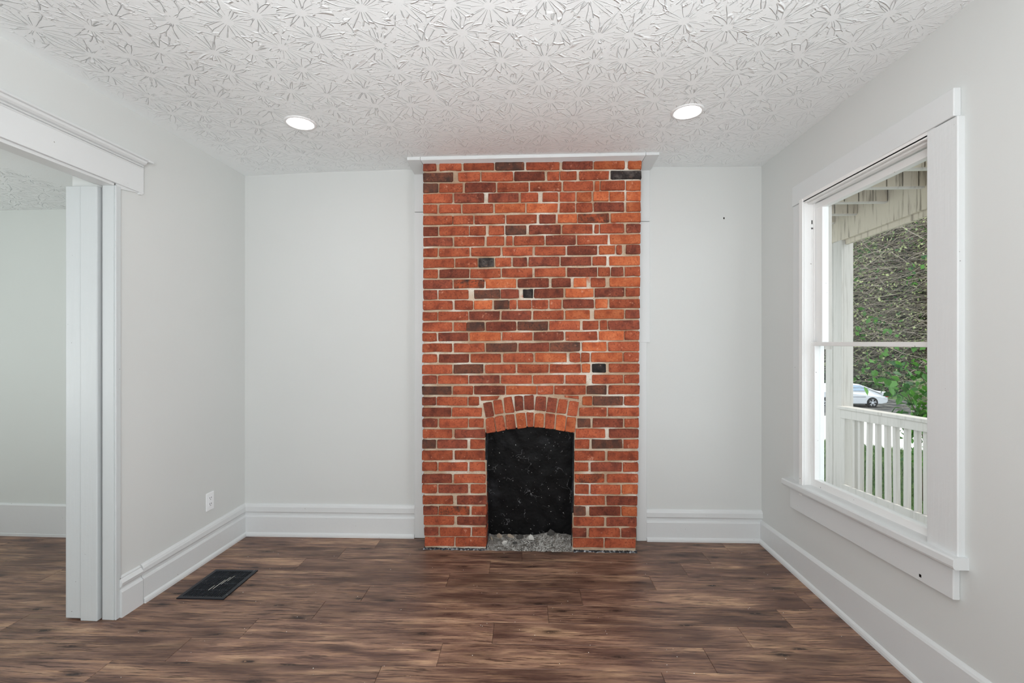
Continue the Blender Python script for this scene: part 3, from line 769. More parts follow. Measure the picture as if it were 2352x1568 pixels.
# ------------------------------------------------------------------ brick fireplace
BR = "2,-780,2615,-694,2614,-694,2564,-780,2565;0,-670,2614,-522,2614,-522,2563,-670,2564;0,-504,2614,-301,2613,-301,2562,-504,2563;3,-289,2613,-99,2612,-99,2561,-289,2562;0,-83,2612,138,2612,138,2560,-83,2561;2,159,2612,359,2611,359,2559,159,2560;1,371,2611,573,2610,573,2558,371,2559;1,598,2610,684,2610,684,2557,598,2558;3,-780,2548,-580,2548,-580,2489,-780,2489;0,-541,2547,-396,2547,-396,2489,-541,2489;0,-384,2547,-173,2546,-173,2489,-384,2489;2,-163,2546,40,2545,40,2489,-163,2489;0,61,2545,138,2545,138,2489,61,2489;0,145,2545,255,2545,255,2489,145,2489;0,273,2545,468,2544,468,2489,273,2489;4,484,2544,683,2543,683,2489,484,2489;3,-780,2475,-683,2475,-683,2416,-780,2416;0,-670,2475,-514,2476,-514,2415,-670,2416;2,-496,2476,-290,2476,-290,2415,-496,2415;0,-276,2476,-68,2476,-68,2415,-276,2415;0,-56,2476,151,2477,151,2415,-56,2415;0,167,2477,361,2477,361,2415,167,2415;1,379,2477,407,2477,407,2415,379,2415;0,414,2477,573,2477,573,2415,414,2415;1,584,2477,681,2477,681,2414,584,2415;0,-780,2403,-583,2404,-583,2345,-780,2345;2,-569,2404,-370,2404,-370,2345,-569,2345;2,-338,2404,-136,2405,-136,2345,-338,2345;0,-117,2405,-5,2405,-5,2345,-117,2345;0,28,2405,129,2405,129,2345,28,2345;0,143,2405,245,2405,245,2345,143,2345;1,257,2405,352,2406,352,2345,257,2345;1,367,2406,466,2406,466,2345,367,2345;1,476,2406,572,2406,572,2345,476,2345;1,587,2406,679,2406,679,2345,587,2345;0,-780,2330,-687,2331,-687,2275,-780,2275;0,-670,2331,-527,2331,-527,2275,-670,2275;0,-512,2331,-309,2332,-309,2275,-512,2275;1,-293,2332,-91,2332,-91,2275,-293,2275;1,-79,2332,126,2333,126,2274,-79,2275;0,143,2333,245,2333,245,2274,143,2274;0,254,2333,359,2334,359,2274,254,2274;2,371,2334,569,2334,569,2274,371,2274;1,587,2334,679,2335,679,2274,587,2274;0,-780,2254,-583,2255,-583,2199,-780,2198;0,-576,2255,-444,2256,-444,2200,-576,2199;0,-429,2256,-229,2257,-229,2201,-429,2200;0,-216,2257,-15,2258,-15,2201,-216,2201;2,6,2258,114,2258,114,2202,6,2202;1,132,2259,257,2259,257,2203,132,2202;5,265,2259,468,2260,468,2203,265,2203;1,484,2260,679,2261,679,2204,484,2203;2,-780,2181,-683,2182,-683,2122,-780,2121;0,-670,2182,-472,2183,-472,2124,-670,2122;0,-463,2183,-357,2184,-357,2125,-463,2124;0,-334,2184,-233,2185,-233,2126,-334,2125;3,-221,2185,-83,2185,-83,2127,-221,2126;2,-62,2186,147,2187,147,2129,-62,2127;0,159,2187,360,2188,360,2131,159,2129;0,375,2188,402,2189,402,2131,375,2131;0,411,2189,569,2190,569,2132,411,2131;2,587,2190,678,2190,678,2133,587,2133;2,-780,2109,-583,2110,-583,2052,-780,2051;0,-569,2110,-367,2112,-367,2053,-569,2052;0,-347,2112,-233,2113,-233,2053,-347,2053;0,-215,2113,-177,2113,-177,2054,-215,2053;0,-163,2113,36,2115,36,2055,-163,2054;2,50,2115,246,2116,246,2056,50,2055;0,261,2116,460,2118,460,2057,261,2056;1,478,2118,676,2119,676,2058,478,2057;0,-780,2034,-685,2035,-685,1981,-780,1980;0,-670,2035,-469,2037,-469,1983,-670,1981;0,-454,2037,-257,2039,-257,1984,-454,1983;0,-242,2039,-42,2041,-42,1986,-242,1984;0,-23,2041,179,2043,179,1987,-23,1986;2,194,2043,391,2045,391,1989,194,1987;1,407,2045,506,2046,506,1990,407,1989;0,519,2046,553,2047,553,1990,519,1990;2,584,2047,676,2048,676,1991,584,1990;0,-780,1964,-572,1966,-572,1907,-780,1906;0,-562,1966,-413,1967,-413,1909,-562,1908;4,-403,1967,-301,1968,-301,1910,-403,1909;0,-290,1968,-186,1969,-186,1911,-290,1910;2,-172,1969,-79,1970,-79,1911,-172,1911;2,-65,1970,137,1972,137,1913,-65,1911;2,151,1972,350,1973,350,1915,151,1913;0,363,1973,452,1974,452,1916,363,1915;1,474,1974,674,1976,674,1917,474,1916;0,-780,1891,-683,1892,-683,1836,-780,1835;2,-670,1892,-469,1893,-469,1837,-670,1836;0,-458,1893,-257,1895,-257,1838,-458,1837;0,-245,1895,-42,1897,-42,1840,-245,1839;0,-24,1897,179,1899,179,1841,-24,1840;2,194,1899,391,1900,391,1842,194,1841;0,399,1900,474,1901,474,1843,399,1842;2,486,1901,564,1902,564,1843,486,1843;0,578,1902,674,1903,674,1844,578,1843;2,-780,1820,-582,1822,-582,1766,-780,1764;5,-572,1822,-367,1824,-367,1767,-572,1766;1,-355,1824,-153,1826,-153,1769,-355,1767;2,-138,1826,66,1828,66,1770,-138,1769;2,89,1828,214,1829,214,1771,89,1770;1,236,1829,318,1830,318,1772,236,1771;0,352,1830,444,1831,444,1773,352,1772;1,475,1831,676,1833,676,1774,475,1773;2,-780,1751,-687,1752,-687,1693,-780,1692;0,-677,1752,-475,1754,-475,1695,-677,1693;3,-434,1754,-260,1755,-260,1697,-434,1695;2,-253,1755,-134,1756,-134,1698,-253,1697;4,-103,1756,-38,1757,-38,1699,-103,1699;2,-29,1757,165,1758,165,1701,-29,1699;1,182,1758,365,1760,365,1704,182,1702;2,376,1760,568,1761,568,1706,376,1704;0,584,1762,674,1762,674,1707,584,1706;0,-782,1679,-583,1680,-583,1622,-782,1621;0,-566,1681,-444,1681,-444,1623,-566,1623;1,-432,1681,-314,1682,-314,1624,-432,1623;3,-299,1682,-202,1683,-202,1625,-299,1624;0,-194,1683,-150,1683,-150,1625,-194,1625;0,-138,1683,-48,1684,-48,1626,-138,1625;0,-42,1684,63,1685,63,1627,-42,1626;0,75,1685,151,1685,151,1627,75,1627;2,167,1685,367,1687,367,1629,167,1628;1,381,1687,460,1687,460,1630,381,1629;0,476,1688,673,1689,673,1631,476,1630;0,-785,1604,-687,1605,-687,1549,-785,1548;0,-676,1605,-477,1607,-477,1551,-676,1549;2,-467,1607,-264,1609,-264,1552,-467,1551;2,-248,1609,-50,1611,-50,1554,-248,1552;0,-34,1611,167,1613,167,1556,-34,1554;1,181,1613,342,1614,342,1557,181,1556;1,375,1615,568,1616,568,1559,375,1558;2,579,1616,671,1617,671,1560,579,1559;0,-785,1532,-585,1534,-585,1477,-785,1476;0,-570,1534,-487,1535,-487,1478,-570,1478;3,-482,1535,-367,1536,-367,1479,-482,1478;2,-353,1536,-153,1538,-153,1481,-353,1479;3,-138,1538,61,1540,61,1482,-138,1481;0,73,1540,276,1542,276,1484,73,1482;0,298,1543,398,1544,398,1485,298,1484;0,413,1544,456,1544,456,1485,413,1485;2,466,1544,670,1546,670,1487,466,1485;0,-785,1462,-691,1463,-691,1409,-785,1408;2,-676,1463,-477,1465,-477,1410,-676,1409;1,-463,1465,-256,1466,-256,1411,-463,1410;0,-242,1467,-42,1468,-42,1413,-242,1412;2,-31,1468,167,1470,167,1414,-31,1413;0,182,1470,391,1472,391,1416,182,1414;1,405,1472,568,1474,568,1417,405,1416;0,576,1474,670,1474,670,1417,576,1417;0,-787,1389,-587,1391,-587,1336,-787,1335;0,-570,1391,-366,1393,-366,1338,-570,1336;3,-353,1393,-147,1395,-147,1339,-353,1338;2,-132,1395,69,1397,69,1340,-132,1339;3,80,1397,276,1399,276,1342,80,1340;1,293,1399,452,1401,452,1343,293,1342;0,468,1401,668,1403,668,1344,468,1343;0,-787,1318,-689,1319,-689,1265,-787,1264;2,-672,1319,-472,1321,-472,1266,-672,1265;0,-456,1321,-254,1323,-254,1267,-456,1266;0,-238,1323,-38,1325,-38,1269,-238,1267;1,-19,1326,187,1327,187,1270,-19,1269;0,208,1328,277,1328,277,1270,208,1270;0,285,1328,338,1329,338,1271,285,1270;1,354,1329,557,1331,557,1272,354,1271;0,569,1331,668,1332,668,1272,569,1272;0,-787,1246,-585,1248,-585,1190,-787,1188;3,-572,1248,-376,1249,-376,1192,-572,1190;0,-359,1249,-157,1251,-157,1194,-359,1192;0,-140,1251,65,1252,65,1196,-140,1194;0,77,1252,281,1254,281,1198,77,1196;1,292,1254,342,1254,342,1199,292,1198;4,359,1254,448,1255,448,1199,359,1199;0,471,1255,670,1256,670,1202,471,1200;2,-787,1173,-691,1174,-691,1120,-787,1119;0,-680,1174,-477,1175,-477,1121,-680,1120;2,-467,1175,-264,1177,-264,1123,-467,1121;0,-250,1177,-48,1178,-48,1124,-250,1123;0,-34,1178,167,1180,167,1125,-34,1124;0,182,1180,318,1181,318,1126,182,1125;0,359,1181,560,1182,560,1128,359,1126;0,573,1182,670,1183,670,1128,573,1128;3,-787,1100,-591,1102,-591,1048,-787,1046;0,-576,1102,-444,1103,-444,1048,-576,1048;2,-431,1103,-227,1105,-227,1050,-431,1049;1,-216,1105,-15,1106,-15,1051,-216,1050;0,-6,1107,96,1107,96,1052,-6,1051;0,107,1107,314,1109,314,1053,107,1052;3,322,1109,452,1110,452,1054,322,1053;0,468,1110,672,1112,672,1055,468,1054;2,-787,1027,-697,1028,-697,974,-787,974;0,-687,1028,-481,1030,-481,976,-687,974;0,-471,1030,-403,1031,-403,976,-471,976;1,295,1036,357,1037,357,981,295,981;3,365,1037,560,1039,560,983,365,981;0,573,1039,668,1039,668,983,573,983;2,-787,955,-593,956,-593,899,-787,897;0,-583,956,-384,957,-384,901,-583,899;0,275,962,452,963,452,907,275,906;0,467,963,668,964,668,909,467,907;2,-787,881,-687,881,-687,825,-787,824;0,-669,882,-479,883,-479,826,-669,825;0,-467,883,-371,884,-371,827,-467,826;3,261,888,346,889,346,832,261,831;2,363,889,561,890,561,833,363,832;0,576,890,666,891,666,834,576,834;0,-783,808,-585,810,-585,754,-783,752;2,-565,810,-361,812,-361,756,-565,754;0,249,818,444,820,444,763,249,761;2,472,820,665,822,665,765,472,763;3,-787,739,-697,740,-697,682,-787,682;2,-683,740,-483,741,-483,684,-683,683;0,-460,742,-363,742,-363,685,-460,684;0,245,747,338,748,338,691,245,690;3,357,748,557,750,557,693,357,691;0,569,750,664,751,664,694,569,693;0,-787,665,-583,666,-583,606,-787,605;0,-566,666,-363,668,-363,607,-566,606;0,240,671,441,672,441,613,240,611;0,463,672,662,674,662,614,463,613;0,-787,586,-689,587,-689,531,-787,530;0,-674,587,-481,589,-481,532,-674,531;0,-465,589,-361,590,-361,533,-465,532;0,242,594,332,595,332,537,242,536;2,350,595,553,597,553,538,350,537;0,564,597,662,598,662,539,564,538;2,-787,505,-587,507,-587,450,-787,447;0,-569,507,-359,510,-359,453,-569,450;5,245,516,438,518,438,464,245,461;0,458,518,660,520,660,467,458,464;0,-787,435,-689,436,-689,381,-787,381;2,-676,436,-479,438,-479,383,-676,381;0,-456,438,-357,439,-357,384,-456,383;0,245,445,334,445,334,388,245,387;0,350,446,545,447,545,389,350,388;1,560,448,660,449,660,390,560,389;0,-783,360,-581,362,-581,306,-783,305;2,-551,362,-351,364,-351,308,-551,306;0,240,370,440,372,440,313,240,312;2,456,372,656,374,656,315,456,314;2,-780,287,-684,288,-684,234,-780,233;5,-674,288,-467,290,-467,235,-674,234;0,-450,291,-352,292,-352,236,-450,236;3,236,298,314,298,314,241,236,240;2,342,299,544,301,544,242,342,241;1,555,301,654,302,654,243,555,243;0,-775,219,-572,221,-572,167,-775,165;2,-548,221,-351,223,-351,168,-548,167;0,236,228,436,229,436,173,236,171;2,454,229,653,231,653,174,454,173;2,-773,145,-680,145,-680,91,-773,91;0,-666,146,-461,147,-461,93,-666,91;0,-448,148,-351,148,-351,94,-448,93;2,231,154,318,155,318,98,231,98;0,338,155,541,157,541,100,338,98;2,553,157,650,158,650,101,553,100;0,-770,78,-572,80,-572,22,-770,20;0,-558,80,-355,81,-355,24,-558,22;0,231,85,432,87,432,30,231,28;0,444,87,645,88,645,31,444,30;0,-392,1033,-264,1038,-281,1015,-384,1006;0,175,1042,265,1040,269,1020,179,1032;2,-373,988,-318,997,-299,906,-355,893;0,-304,1006,-252,1013,-235,923,-293,914;0,-233,1023,-182,1032,-163,931,-224,923;2,-163,1036,-109,1039,-103,944,-153,938;2,-95,1041,-35,1045,-34,949,-94,948;2,-13,1037,50,1031,46,939,-27,944;2,66,1031,124,1023,110,929,53,934;0,138,1019,196,1014,181,921,122,926;0,210,1007,267,999,253,905,193,913;0,-355,883,-305,894,-290,799,-347,786;0,-293,896,-241,905,-223,809,-279,799;0,-223,908,-165,917,-153,820,-213,812;1,-150,919,-91,926,-83,829,-142,820;0,-79,928,-34,928,-35,835,-73,833;1,-21,920,34,919,32,827,-29,829;0,50,922,110,917,103,818,42,824;1,122,914,183,906,175,806,114,814;1,193,901,251,894,240,798,181,804"
fp = empty("brick_fireplace", (-0.06, 3.08, 0)); tag(fp, "exposed red brick chimney breast with arched firebox opening", "fireplace")
bmats = ["brick_red", "brick_orange", "brick_dark_red", "brick_brown", "brick_sooty", "brick_half_burnt"]
special = {3: None}
def pt(x, z, d):   # point on the face plane, d metres towards the room
    return Vector((x, yface(x) - d, z))
rb = random.Random(11)
DEPTH = 0.085
for it in BR.split(";"):
    q = [int(w) for w in it.split(",")]
    cd = q[0]
    P = [Vector((q[1 + 2 * i] / 1000.0, q[2 + 2 * i] / 1000.0)) for i in range(4)]  # TL TR BR BL
    cx = sum((p for p in P), Vector((0, 0))) / 4
    P = [p + Vector((0.0016 if p.x > cx.x else -0.0016, 0.0016 if p.y > cx.y else -0.0016)) for p in P]
    w = (P[1] - P[0]).length; h = (P[3] - P[0]).length
    out = []
    def j(a): return rb.uniform(-a, a)
    ch = min(0.006, h * 0.11)
    for i in range(4):
        a, b, pv = P[i], P[(i + 1) % 4], P[i - 1]
        e1 = (a - pv).normalized(); e2 = (b - a).normalized()
        c1 = ch * rb.uniform(0.3, 1.25); c2 = ch * rb.uniform(0.3, 1.25)
        out.append(a - e1 * c1 + Vector((j(.0018), j(.0018))))
        out.append(a + e2 * c2 + Vector((j(.0018), j(.0018))))
        if i in (0, 2):
            out.append((a + b) / 2 + Vector((j(w * .12), j(.0028))))
    n = len(out)
    proud = 0.0030 + rb.uniform(0, 0.006)
    tiltx, tiltz = j(0.010), j(0.03)
    c3 = pt(cx.x, cx.y, 0)
    bm = bmesh.new()
    rings = []
    for (ins, d) in ((0.0, -DEPTH), (0.0, proud - 0.0045), (0.0035, proud)):
        r = []
        for o_ in out:
            dv = o_ - cx
            L = dv.length
            oo = cx + dv * max(0.2, (L - ins) / L) if L > 0 else o_
            dd = d + (tiltx * (oo.x - cx.x) + tiltz * (oo.y - cx.y) if d > -0.05 else 0)
            r.append(bm.verts.new(pt(oo.x, oo.y, dd) - c3))
        rings.append(r)
    for k in (0, 1):
        for i in range(n):
            bm.faces.new((rings[k][i], rings[k][(i + 1) % n], rings[k + 1][(i + 1) % n], rings[k + 1][i]))
    bm.faces.new(rings[2])
    bmesh.ops.recalc_face_normals(bm, faces=bm.faces[:])
    me = bpy.data.meshes.new("brick"); bm.to_mesh(me); bm.free()
    me.materials.append(M[bmats[cd]])
    o = bpy.data.objects.new("brick", me); COL.objects.link(o)
    o.parent = fp; o.matrix_parent_inverse = Matrix.Translation(fp.location).inverted()
    o.location = c3

# opening outline in the face plane (x, z)
OP = [(-0.352, 0.0), (-0.357, 0.411), (-0.359, 0.658), (-0.353, 0.790), (-0.279, 0.801), (-0.213, 0.815), (-0.142, 0.824), (-0.073, 0.834), (-0.029, 0.833), (0.042, 0.826), (0.114, 0.815), (0.181, 0.804), (0.240, 0.794), (0.236, 0.581), (0.232, 0.336), (0.229, 0.0)]
def op_top(x):
    top_ = OP[3:13]
    for (xa, za), (xb, zb) in zip(top_, top_[1:]):
        if xa <= x <= xb: return za + (zb - za) * (x - xa) / (xb - xa)
    return 0.79
def inside(x, z):
    if z > 0.845: return False
    t_ = min(1, max(0, z / 0.79))
    return -0.352 - 0.004 * t_ < x < 0.229 + 0.009 * t_ and z < op_top(x)
bm = bmesh.new()
cs = 0.0085
X0, X1, Z0, Z1 = -0.778, 0.676, 0.0, 2.622
NX = int((X1 - X0) / cs); NZ = int((Z1 - Z0) / cs)
vg = {}
def xl(z): return -0.786 + (0.010 * max(0, 1 - z / 0.5))
def xr(z): return 0.652 + 0.030 * min(1, z / 2.6) ** 0.7
def gv(i, k):
    if (i, k) not in vg:
        z = Z0 + (Z1 - Z0) * k / NZ
        x = xl(z) + 0.006 + (xr(z) - xl(z) - 0.010) * i / NX
        d = -0.0052 + 0.0030 * noise.noise(Vector((x * 38, z * 38, 0))) + 0.0016 * noise.noise(Vector((x * 120, z * 120, 5)))
        if i in (0, NX): d -= 0.004
        vg[(i, k)] = bm.verts.new(pt(x, z, d))
    return vg[(i, k)]
for i in range(NX):
    for k in range(NZ):
        z = Z0 + (Z1 - Z0) * (k + .5) / NZ
        x = xl(z) + 0.006 + (xr(z) - xl(z) - 0.010) * (i + .5) / NX
        if inside(x, z): continue
        bm.faces.new((gv(i, k), gv(i + 1, k), gv(i + 1, k + 1), gv(i, k + 1)))
obj("mortar", bm, "mortar", fp, recalc=False, smooth=True)
# mortar body behind the bricks (sides of the breast)
bm = bmesh.new()
box(bm, -0.776, -0.60, 3.09, 3.235, 0.0, 2.62)
box(bm, 0.48, 0.645, 3.11, 3.27, 0.0, 2.62)
obj("mortar_side", bm, "mortar", fp)
# firebox lining: side cheeks, arch soffit, back panel
bm = bmesh.new()
for (xa, za), (xb, zb) in zip(OP, OP[1:]):
    q = [bm.verts.new(pt(xa, za, -0.002)), bm.verts.new(pt(xb, zb, -0.002)), bm.verts.new(Vector((xb, 3.235, zb))), bm.verts.new(Vector((xa, 3.235, za)))]
    bm.faces.new(q)
obj("firebox_cheek", bm, "black_sealant", fp)
bm = bmesh.new()
NB = 40
g2 = [[bm.verts.new((-0.36 + 0.60 * i / NB, 3.222 + 0.006 * noise.noise(Vector((i * .25, k * .25, 3))), 0.86 * k / NB)) for k in range(NB + 1)] for i in range(NB + 1)]
for i in range(NB):
    for k in range(NB):
        bm.faces.new((g2[i][k], g2[i + 1][k], g2[i + 1][k + 1], g2[i][k + 1]))
obj("fire_back_panel", bm, "fire_back", fp, smooth=True)
# rough black sealant along the foot of the chimney
def bead(x0, x1, n, mat, nm, zt=0.010, dep=0.02):
    bm = bmesh.new(); prev = None
    for i in range(n + 1):
        x = x0 + (x1 - x0) * i / n
        a = zt * (0.7 + 0.6 * abs(noise.noise(Vector((x * 60, 2, 1))))); d = dep * (0.7 + 0.5 * noise.noise(Vector((x * 35, 7, 1))))
        r = [bm.verts.new(pt(x, 0.0, -0.03)), bm.verts.new(pt(x, 0.0005, d)), bm.verts.new(pt(x, a * .6, d * .8)), bm.verts.new(pt(x, a, 0.001)), bm.verts.new(pt(x, a, -0.03))]
        if prev:
            for k in range(4): bm.faces.new((prev[k], prev[k + 1], r[k + 1], r[k]))
        prev = r
    return obj(nm, bm, mat, fp)
bead(-0.778, -0.352, 90, "black_sealant", "sealant_bead")
bead(0.232, 0.655, 90, "black_sealant", "sealant_bead")

# ash bed and rubble
def ash_z(x, y):
    f = (y - 3.055) / 0.17
    z = 0.004 + 0.040 * max(0, min(1, f)) ** 1.2
    z += 0.030 * math.exp(-((x - 0.10) / 0.10) ** 2 - ((y - 3.20) / 0.05) ** 2)
    z += 0.006 * noise.noise(Vector((x * 25, y * 25, 0))) + 0.003 * noise.noise(Vector((x * 80, y * 80, 4)))
    return max(0.0015, z)
bm = bmesh.new()
na, nb = 90, 28
gg = [[None] * (nb + 1) for _ in range(na + 1)]
for i in range(na + 1):
    for k in range(nb + 1):
        x = -0.350 + 0.578 * i / na
        ys = yface(x) - 0.012 + 0.006 * noise.noise(Vector((x * 20, 0, 9)))
        y = ys + (3.225 - ys) * k / nb
        gg[i][k] = bm.verts.new((x, y, ash_z(x, y) if 0 < k else 0.0008))
for i in range(na):
    for k in range(nb):
        bm.faces.new((gg[i][k], gg[i + 1][k], gg[i + 1][k + 1], gg[i][k + 1]))
ash = obj("ash_bed", bm, "ash", None, recalc=False, smooth=True)
tag(ash, "grey ash and dust heaped on the firebox floor", "ash", kind="stuff")
def chunk_bm(s, seed, flat=0.6):
    r = random.Random(seed)
    bm = bmesh.new()
    bmesh.ops.create_icosphere(bm, subdivisions=1, radius=1)
    for v in bm.verts:
        v.co = Vector((v.co.x * s[0], v.co.y * s[1], v.co.z * s[2])) * r.uniform(0.72, 1.15)
    return bm
chunks = [(-0.052, 3.175, (0.026, 0.010, 0.024), "plaster_chunk", "pale angular plaster chunk standing at the centre of the firebox"),
          (-0.232, 3.130, (0.024, 0.010, 0.018), "plaster_chunk", "rounded pale plaster piece on the ash near the left cheek"),
          (-0.275, 3.190, (0.030, 0.012, 0.022), "mortar_chunk", "beige mortar lump against the left end of the firebox back"),
          (-0.325, 3.165, (0.008, 0.008, 0.020), "mortar_chunk", "narrow tan mortar sliver upright in the firebox's left corner"),
          (-0.200, 3.200, (0.034, 0.012, 0.014), "mortar_chunk", "long tan mortar flake lying left of the dark rubble"),
          (-0.130, 3.190, (0.036, 0.018, 0.020), "soot_chunk", "dark sooty lump between the tan flake and the pale chunk"),
          (-0.160, 3.135, (0.020, 0.012, 0.012), "soot_chunk", "small dark rubble lump in front of the long tan flake"),
          (0.085, 3.190, (0.036, 0.020, 0.026), "soot_chunk", "largest dark sooty lump right of the firebox centre"),
          (-0.078, 3.180, (0.007, 0.007, 0.009), "plaster_chunk", "tiny pale plaster bit just left of the angular chunk")]
for i, (x, y, s, mt, lab) in enumerate(chunks):
    bm = chunk_bm(s, 40 + i)
    o = obj("rubble_chunk", bm, mt, None)
    o.location = (x, y, ash_z(x, y) + s[2] * 0.45); o.rotation_euler = (rb.uniform(-.3, .3), rb.uniform(-.4, .4), rb.uniform(-.6, .6))
    tag(o, lab, "rubble", "rubble chunks in the firebox")
def scatter(name, n, fn, mat_names, smin, smax, seed):
    r = random.Random(seed)
    bm = bmesh.new()
    for _ in range(n):
        x, y, z = fn(r)
        s = r.uniform(smin, smax)
        vs = [bm.verts.new((x + s * math.cos(a) * r.uniform(.6, 1), y + s * math.sin(a) * r.uniform(.6, 1), z + r.uniform(0, s * .4))) for a in (0.2, 1.7, 3.3, 4.8)]
        t_ = bm.verts.new((x, y, z + s * r.uniform(0.5, 1.1)))
        for k in range(4): bm.faces.new((vs[k], vs[(k + 1) % 4], t_))
    return obj(name, bm, mat_names, None, recalc=False)
def inash(r):
    x = min(0.215, max(-0.34, r.gauss(0.0, 0.14))); y = r.uniform(3.06, 3.20); return x, y, ash_z(x, y) - 0.002
g = scatter("plaster_gravel", 420, inash, "plaster_chunk", 0.002, 0.0075, 5)
tag(g, "pale crumbs of plaster scattered over the ash", "gravel", kind="stuff")
g = scatter("dark_gravel", 380, inash, "soot_chunk", 0.002, 0.007, 6)
tag(g, "dark cinder crumbs scattered over the ash", "gravel", kind="stuff")
def onfloor(r):
    while True:
        x = r.uniform(-2.0, 1.5); y = r.uniform(1.7, 3.2)
        if not (-0.8 < x < 0.68 and y > 3.03): return x, y, 0.0002
g = scatter("floor_crumbs", 170, onfloor, "paint_fleck", 0.0009, 0.0030, 8)
tag(g, "tiny pale paint and plaster crumbs strewn over the plank floor", "crumbs", kind="stuff")

# ------------------------------------------------------------------ ceiling lights
def light(x, y, label):
    z = ceil_z(x, y)
    e = empty("ceiling_light", (x, y, z)); tag(e, label, "light", "recessed ceiling lights")
    bm = bmesh.new()
    n = 48
    prof = [(0.066, -0.003), (0.072, -0.0065), (0.080, -0.006), (0.085, -0.002), (0.085, 0.004), (0.066, 0.004)]
    R = [[bm.verts.new((r * math.cos(2 * math.pi * i / n), r * math.sin(2 * math.pi * i / n), zz)) for r, zz in prof] for i in range(n)]
    for i in range(n):
        for k in range(len(prof)):
            a, b = R[i], R[(i + 1) % n]; kk = (k + 1) % len(prof)
            bm.faces.new((a[k], a[kk], b[kk], b[k]))
    o = obj("trim_ring", bm, "ring_white", e, smooth=True); o.matrix_parent_inverse = Matrix()
    bm = bmesh.new(); cyl(bm, (0, 0, -0.004), (0, 0, 1), 0.0662, 0.0662, 0.006, n)
    o = obj("diffuser", bm, "lamp_diffuser", e); o.matrix_parent_inverse = Matrix()
light(-1.324, 2.473, "round white recessed ceiling light left of the chimney, lit")
light(0.793, 2.489, "round white recessed ceiling light right of the chimney, lit")
light(-1.30, 0.30, "unseen recessed ceiling light added behind the viewer on the left")  # this pair is out of view, added for its light
light(0.80, 0.30, "unseen recessed ceiling light added behind the viewer on the right")

# ------------------------------------------------------------------ floor register
reg = empty("floor_register", (-1.845, 2.545, 0)); tag(reg, "black metal louvred floor register set in planks by the left wall", "vent")
def rp(bmf, nm, mat, bev=0.0):
    bm = bmesh.new(); bmf(bm); o = obj(nm, bm, mat, reg, bev); o.matrix_parent_inverse = Matrix(); return o
RW, RL, FR = 0.132, 0.158, 0.020
def frame(bm):
    box(bm, -RW, -RW + FR, -RL, RL, 0, 0.006); box(bm, RW - FR, RW, -RL, RL, 0, 0.006)
    box(bm, -RW + FR, RW - FR, -RL, -RL + FR, 0, 0.006); box(bm, -RW + FR, RW - FR, RL - FR, RL, 0, 0.006)
rp(frame, "frame", "register_metal")
rp(lambda bm: box(bm, -RW + FR, RW - FR, -RL + FR, RL - FR, -0.001, 0.0008), "well", "register_dark")
nb_ = 21
lm = None
for i in range(nb_):
    x = -RW + FR + (2 * (RW - FR)) * (i + .5) / nb_
    if lm is None:
        bm = bmesh.new(); hexa(bm, [(-0.0006, -RL + FR, 0.0008), (0.0006, -RL + FR, 0.0008), (0.0006, RL - FR, 0.0008), (-0.0018, RL - FR, 0.0008), (-0.0002, -RL + FR, 0.0052), (0.0016, -RL + FR, 0.0052), (0.0016, RL - FR, 0.0052), (-0.0002, RL - FR, 0.0052)])
        o = obj("louvre", bm, "louvre_metal", reg); lm = o.data
    else:
        o = bpy.data.objects.new("louvre", lm); COL.objects.link(o); o.parent = reg
    o.matrix_parent_inverse = Matrix(); o.location = (x, 0, 0)
for y in (-0.07, 0.0, 0.07):
    o = rp(lambda bm: box(bm, -RW + FR, RW - FR, -0.002, 0.002, 0.001, 0.0048), "crossbar", "register_metal"); o.location = (0, y, 0)
for sx_, sy_, ln_, an_ in ((0.005, -0.01, 0.10, -0.05), (0.018, 0.03, 0.08, -0.05), (0.032, 0.055, 0.06, -0.06), (-0.012, -0.05, 0.05, -0.04)):
    o = rp(lambda bm: box(bm, -0.0012, 0.0012, -ln_ / 2, ln_ / 2, 0.0050, 0.0056), "paint_streak", "paint_fleck"); o.location = (sx_, sy_, 0); o.rotation_euler = (0, 0, an_)
reg.rotation_euler = (0, 0, 0.02)

# ------------------------------------------------------------------ wall outlet
ol = empty("wall_outlet", (XL, 2.852, 0.3685)); tag(ol, "white duplex outlet plate on the left wall near the corner", "outlet")
def op_(nm, b, mat, bev=0.001):
    bm = bmesh.new(); box(bm, *b); o = obj(nm, bm, mat, ol, bev); o.matrix_parent_inverse = Matrix(); return o
op_("plate", (0, 0.006, -0.034, 0.034, -0.057, 0.057), "white_plastic", 0.002)
for zc in (0.0195, -0.0195):
    op_("receptacle", (0.005, 0.0075, -0.0165, 0.0165, zc - 0.0135, zc + 0.0135), "white_plastic", 0.001)
    op_("slot", (0.007, 0.0079, -0.0085, -0.0055, zc - 0.001, zc + 0.008), "dark_hole", 0)
    op_("slot", (0.007, 0.0079, 0.0055, 0.0085, zc - 0.001, zc + 0.008), "dark_hole", 0)
    op_("slot", (0.007, 0.0079, -0.0022, 0.0022, zc - 0.0095, zc - 0.005), "dark_hole", 0)
op_("screw", (0.006, 0.0072, -0.0025, 0.0025, -0.0025, 0.0025), "white_plastic", 0.0005)
# nail hole in the back wall
o = boxo("nail_hole", (1.300, 1.308, yback(1.304) - 0.0012, yback(1.304) + 0.001, 2.268, 2.281), "dark_hole", None, 0.0)
tag(o, "small dark nail hole high on the back wall right of the chimney", "nail hole")

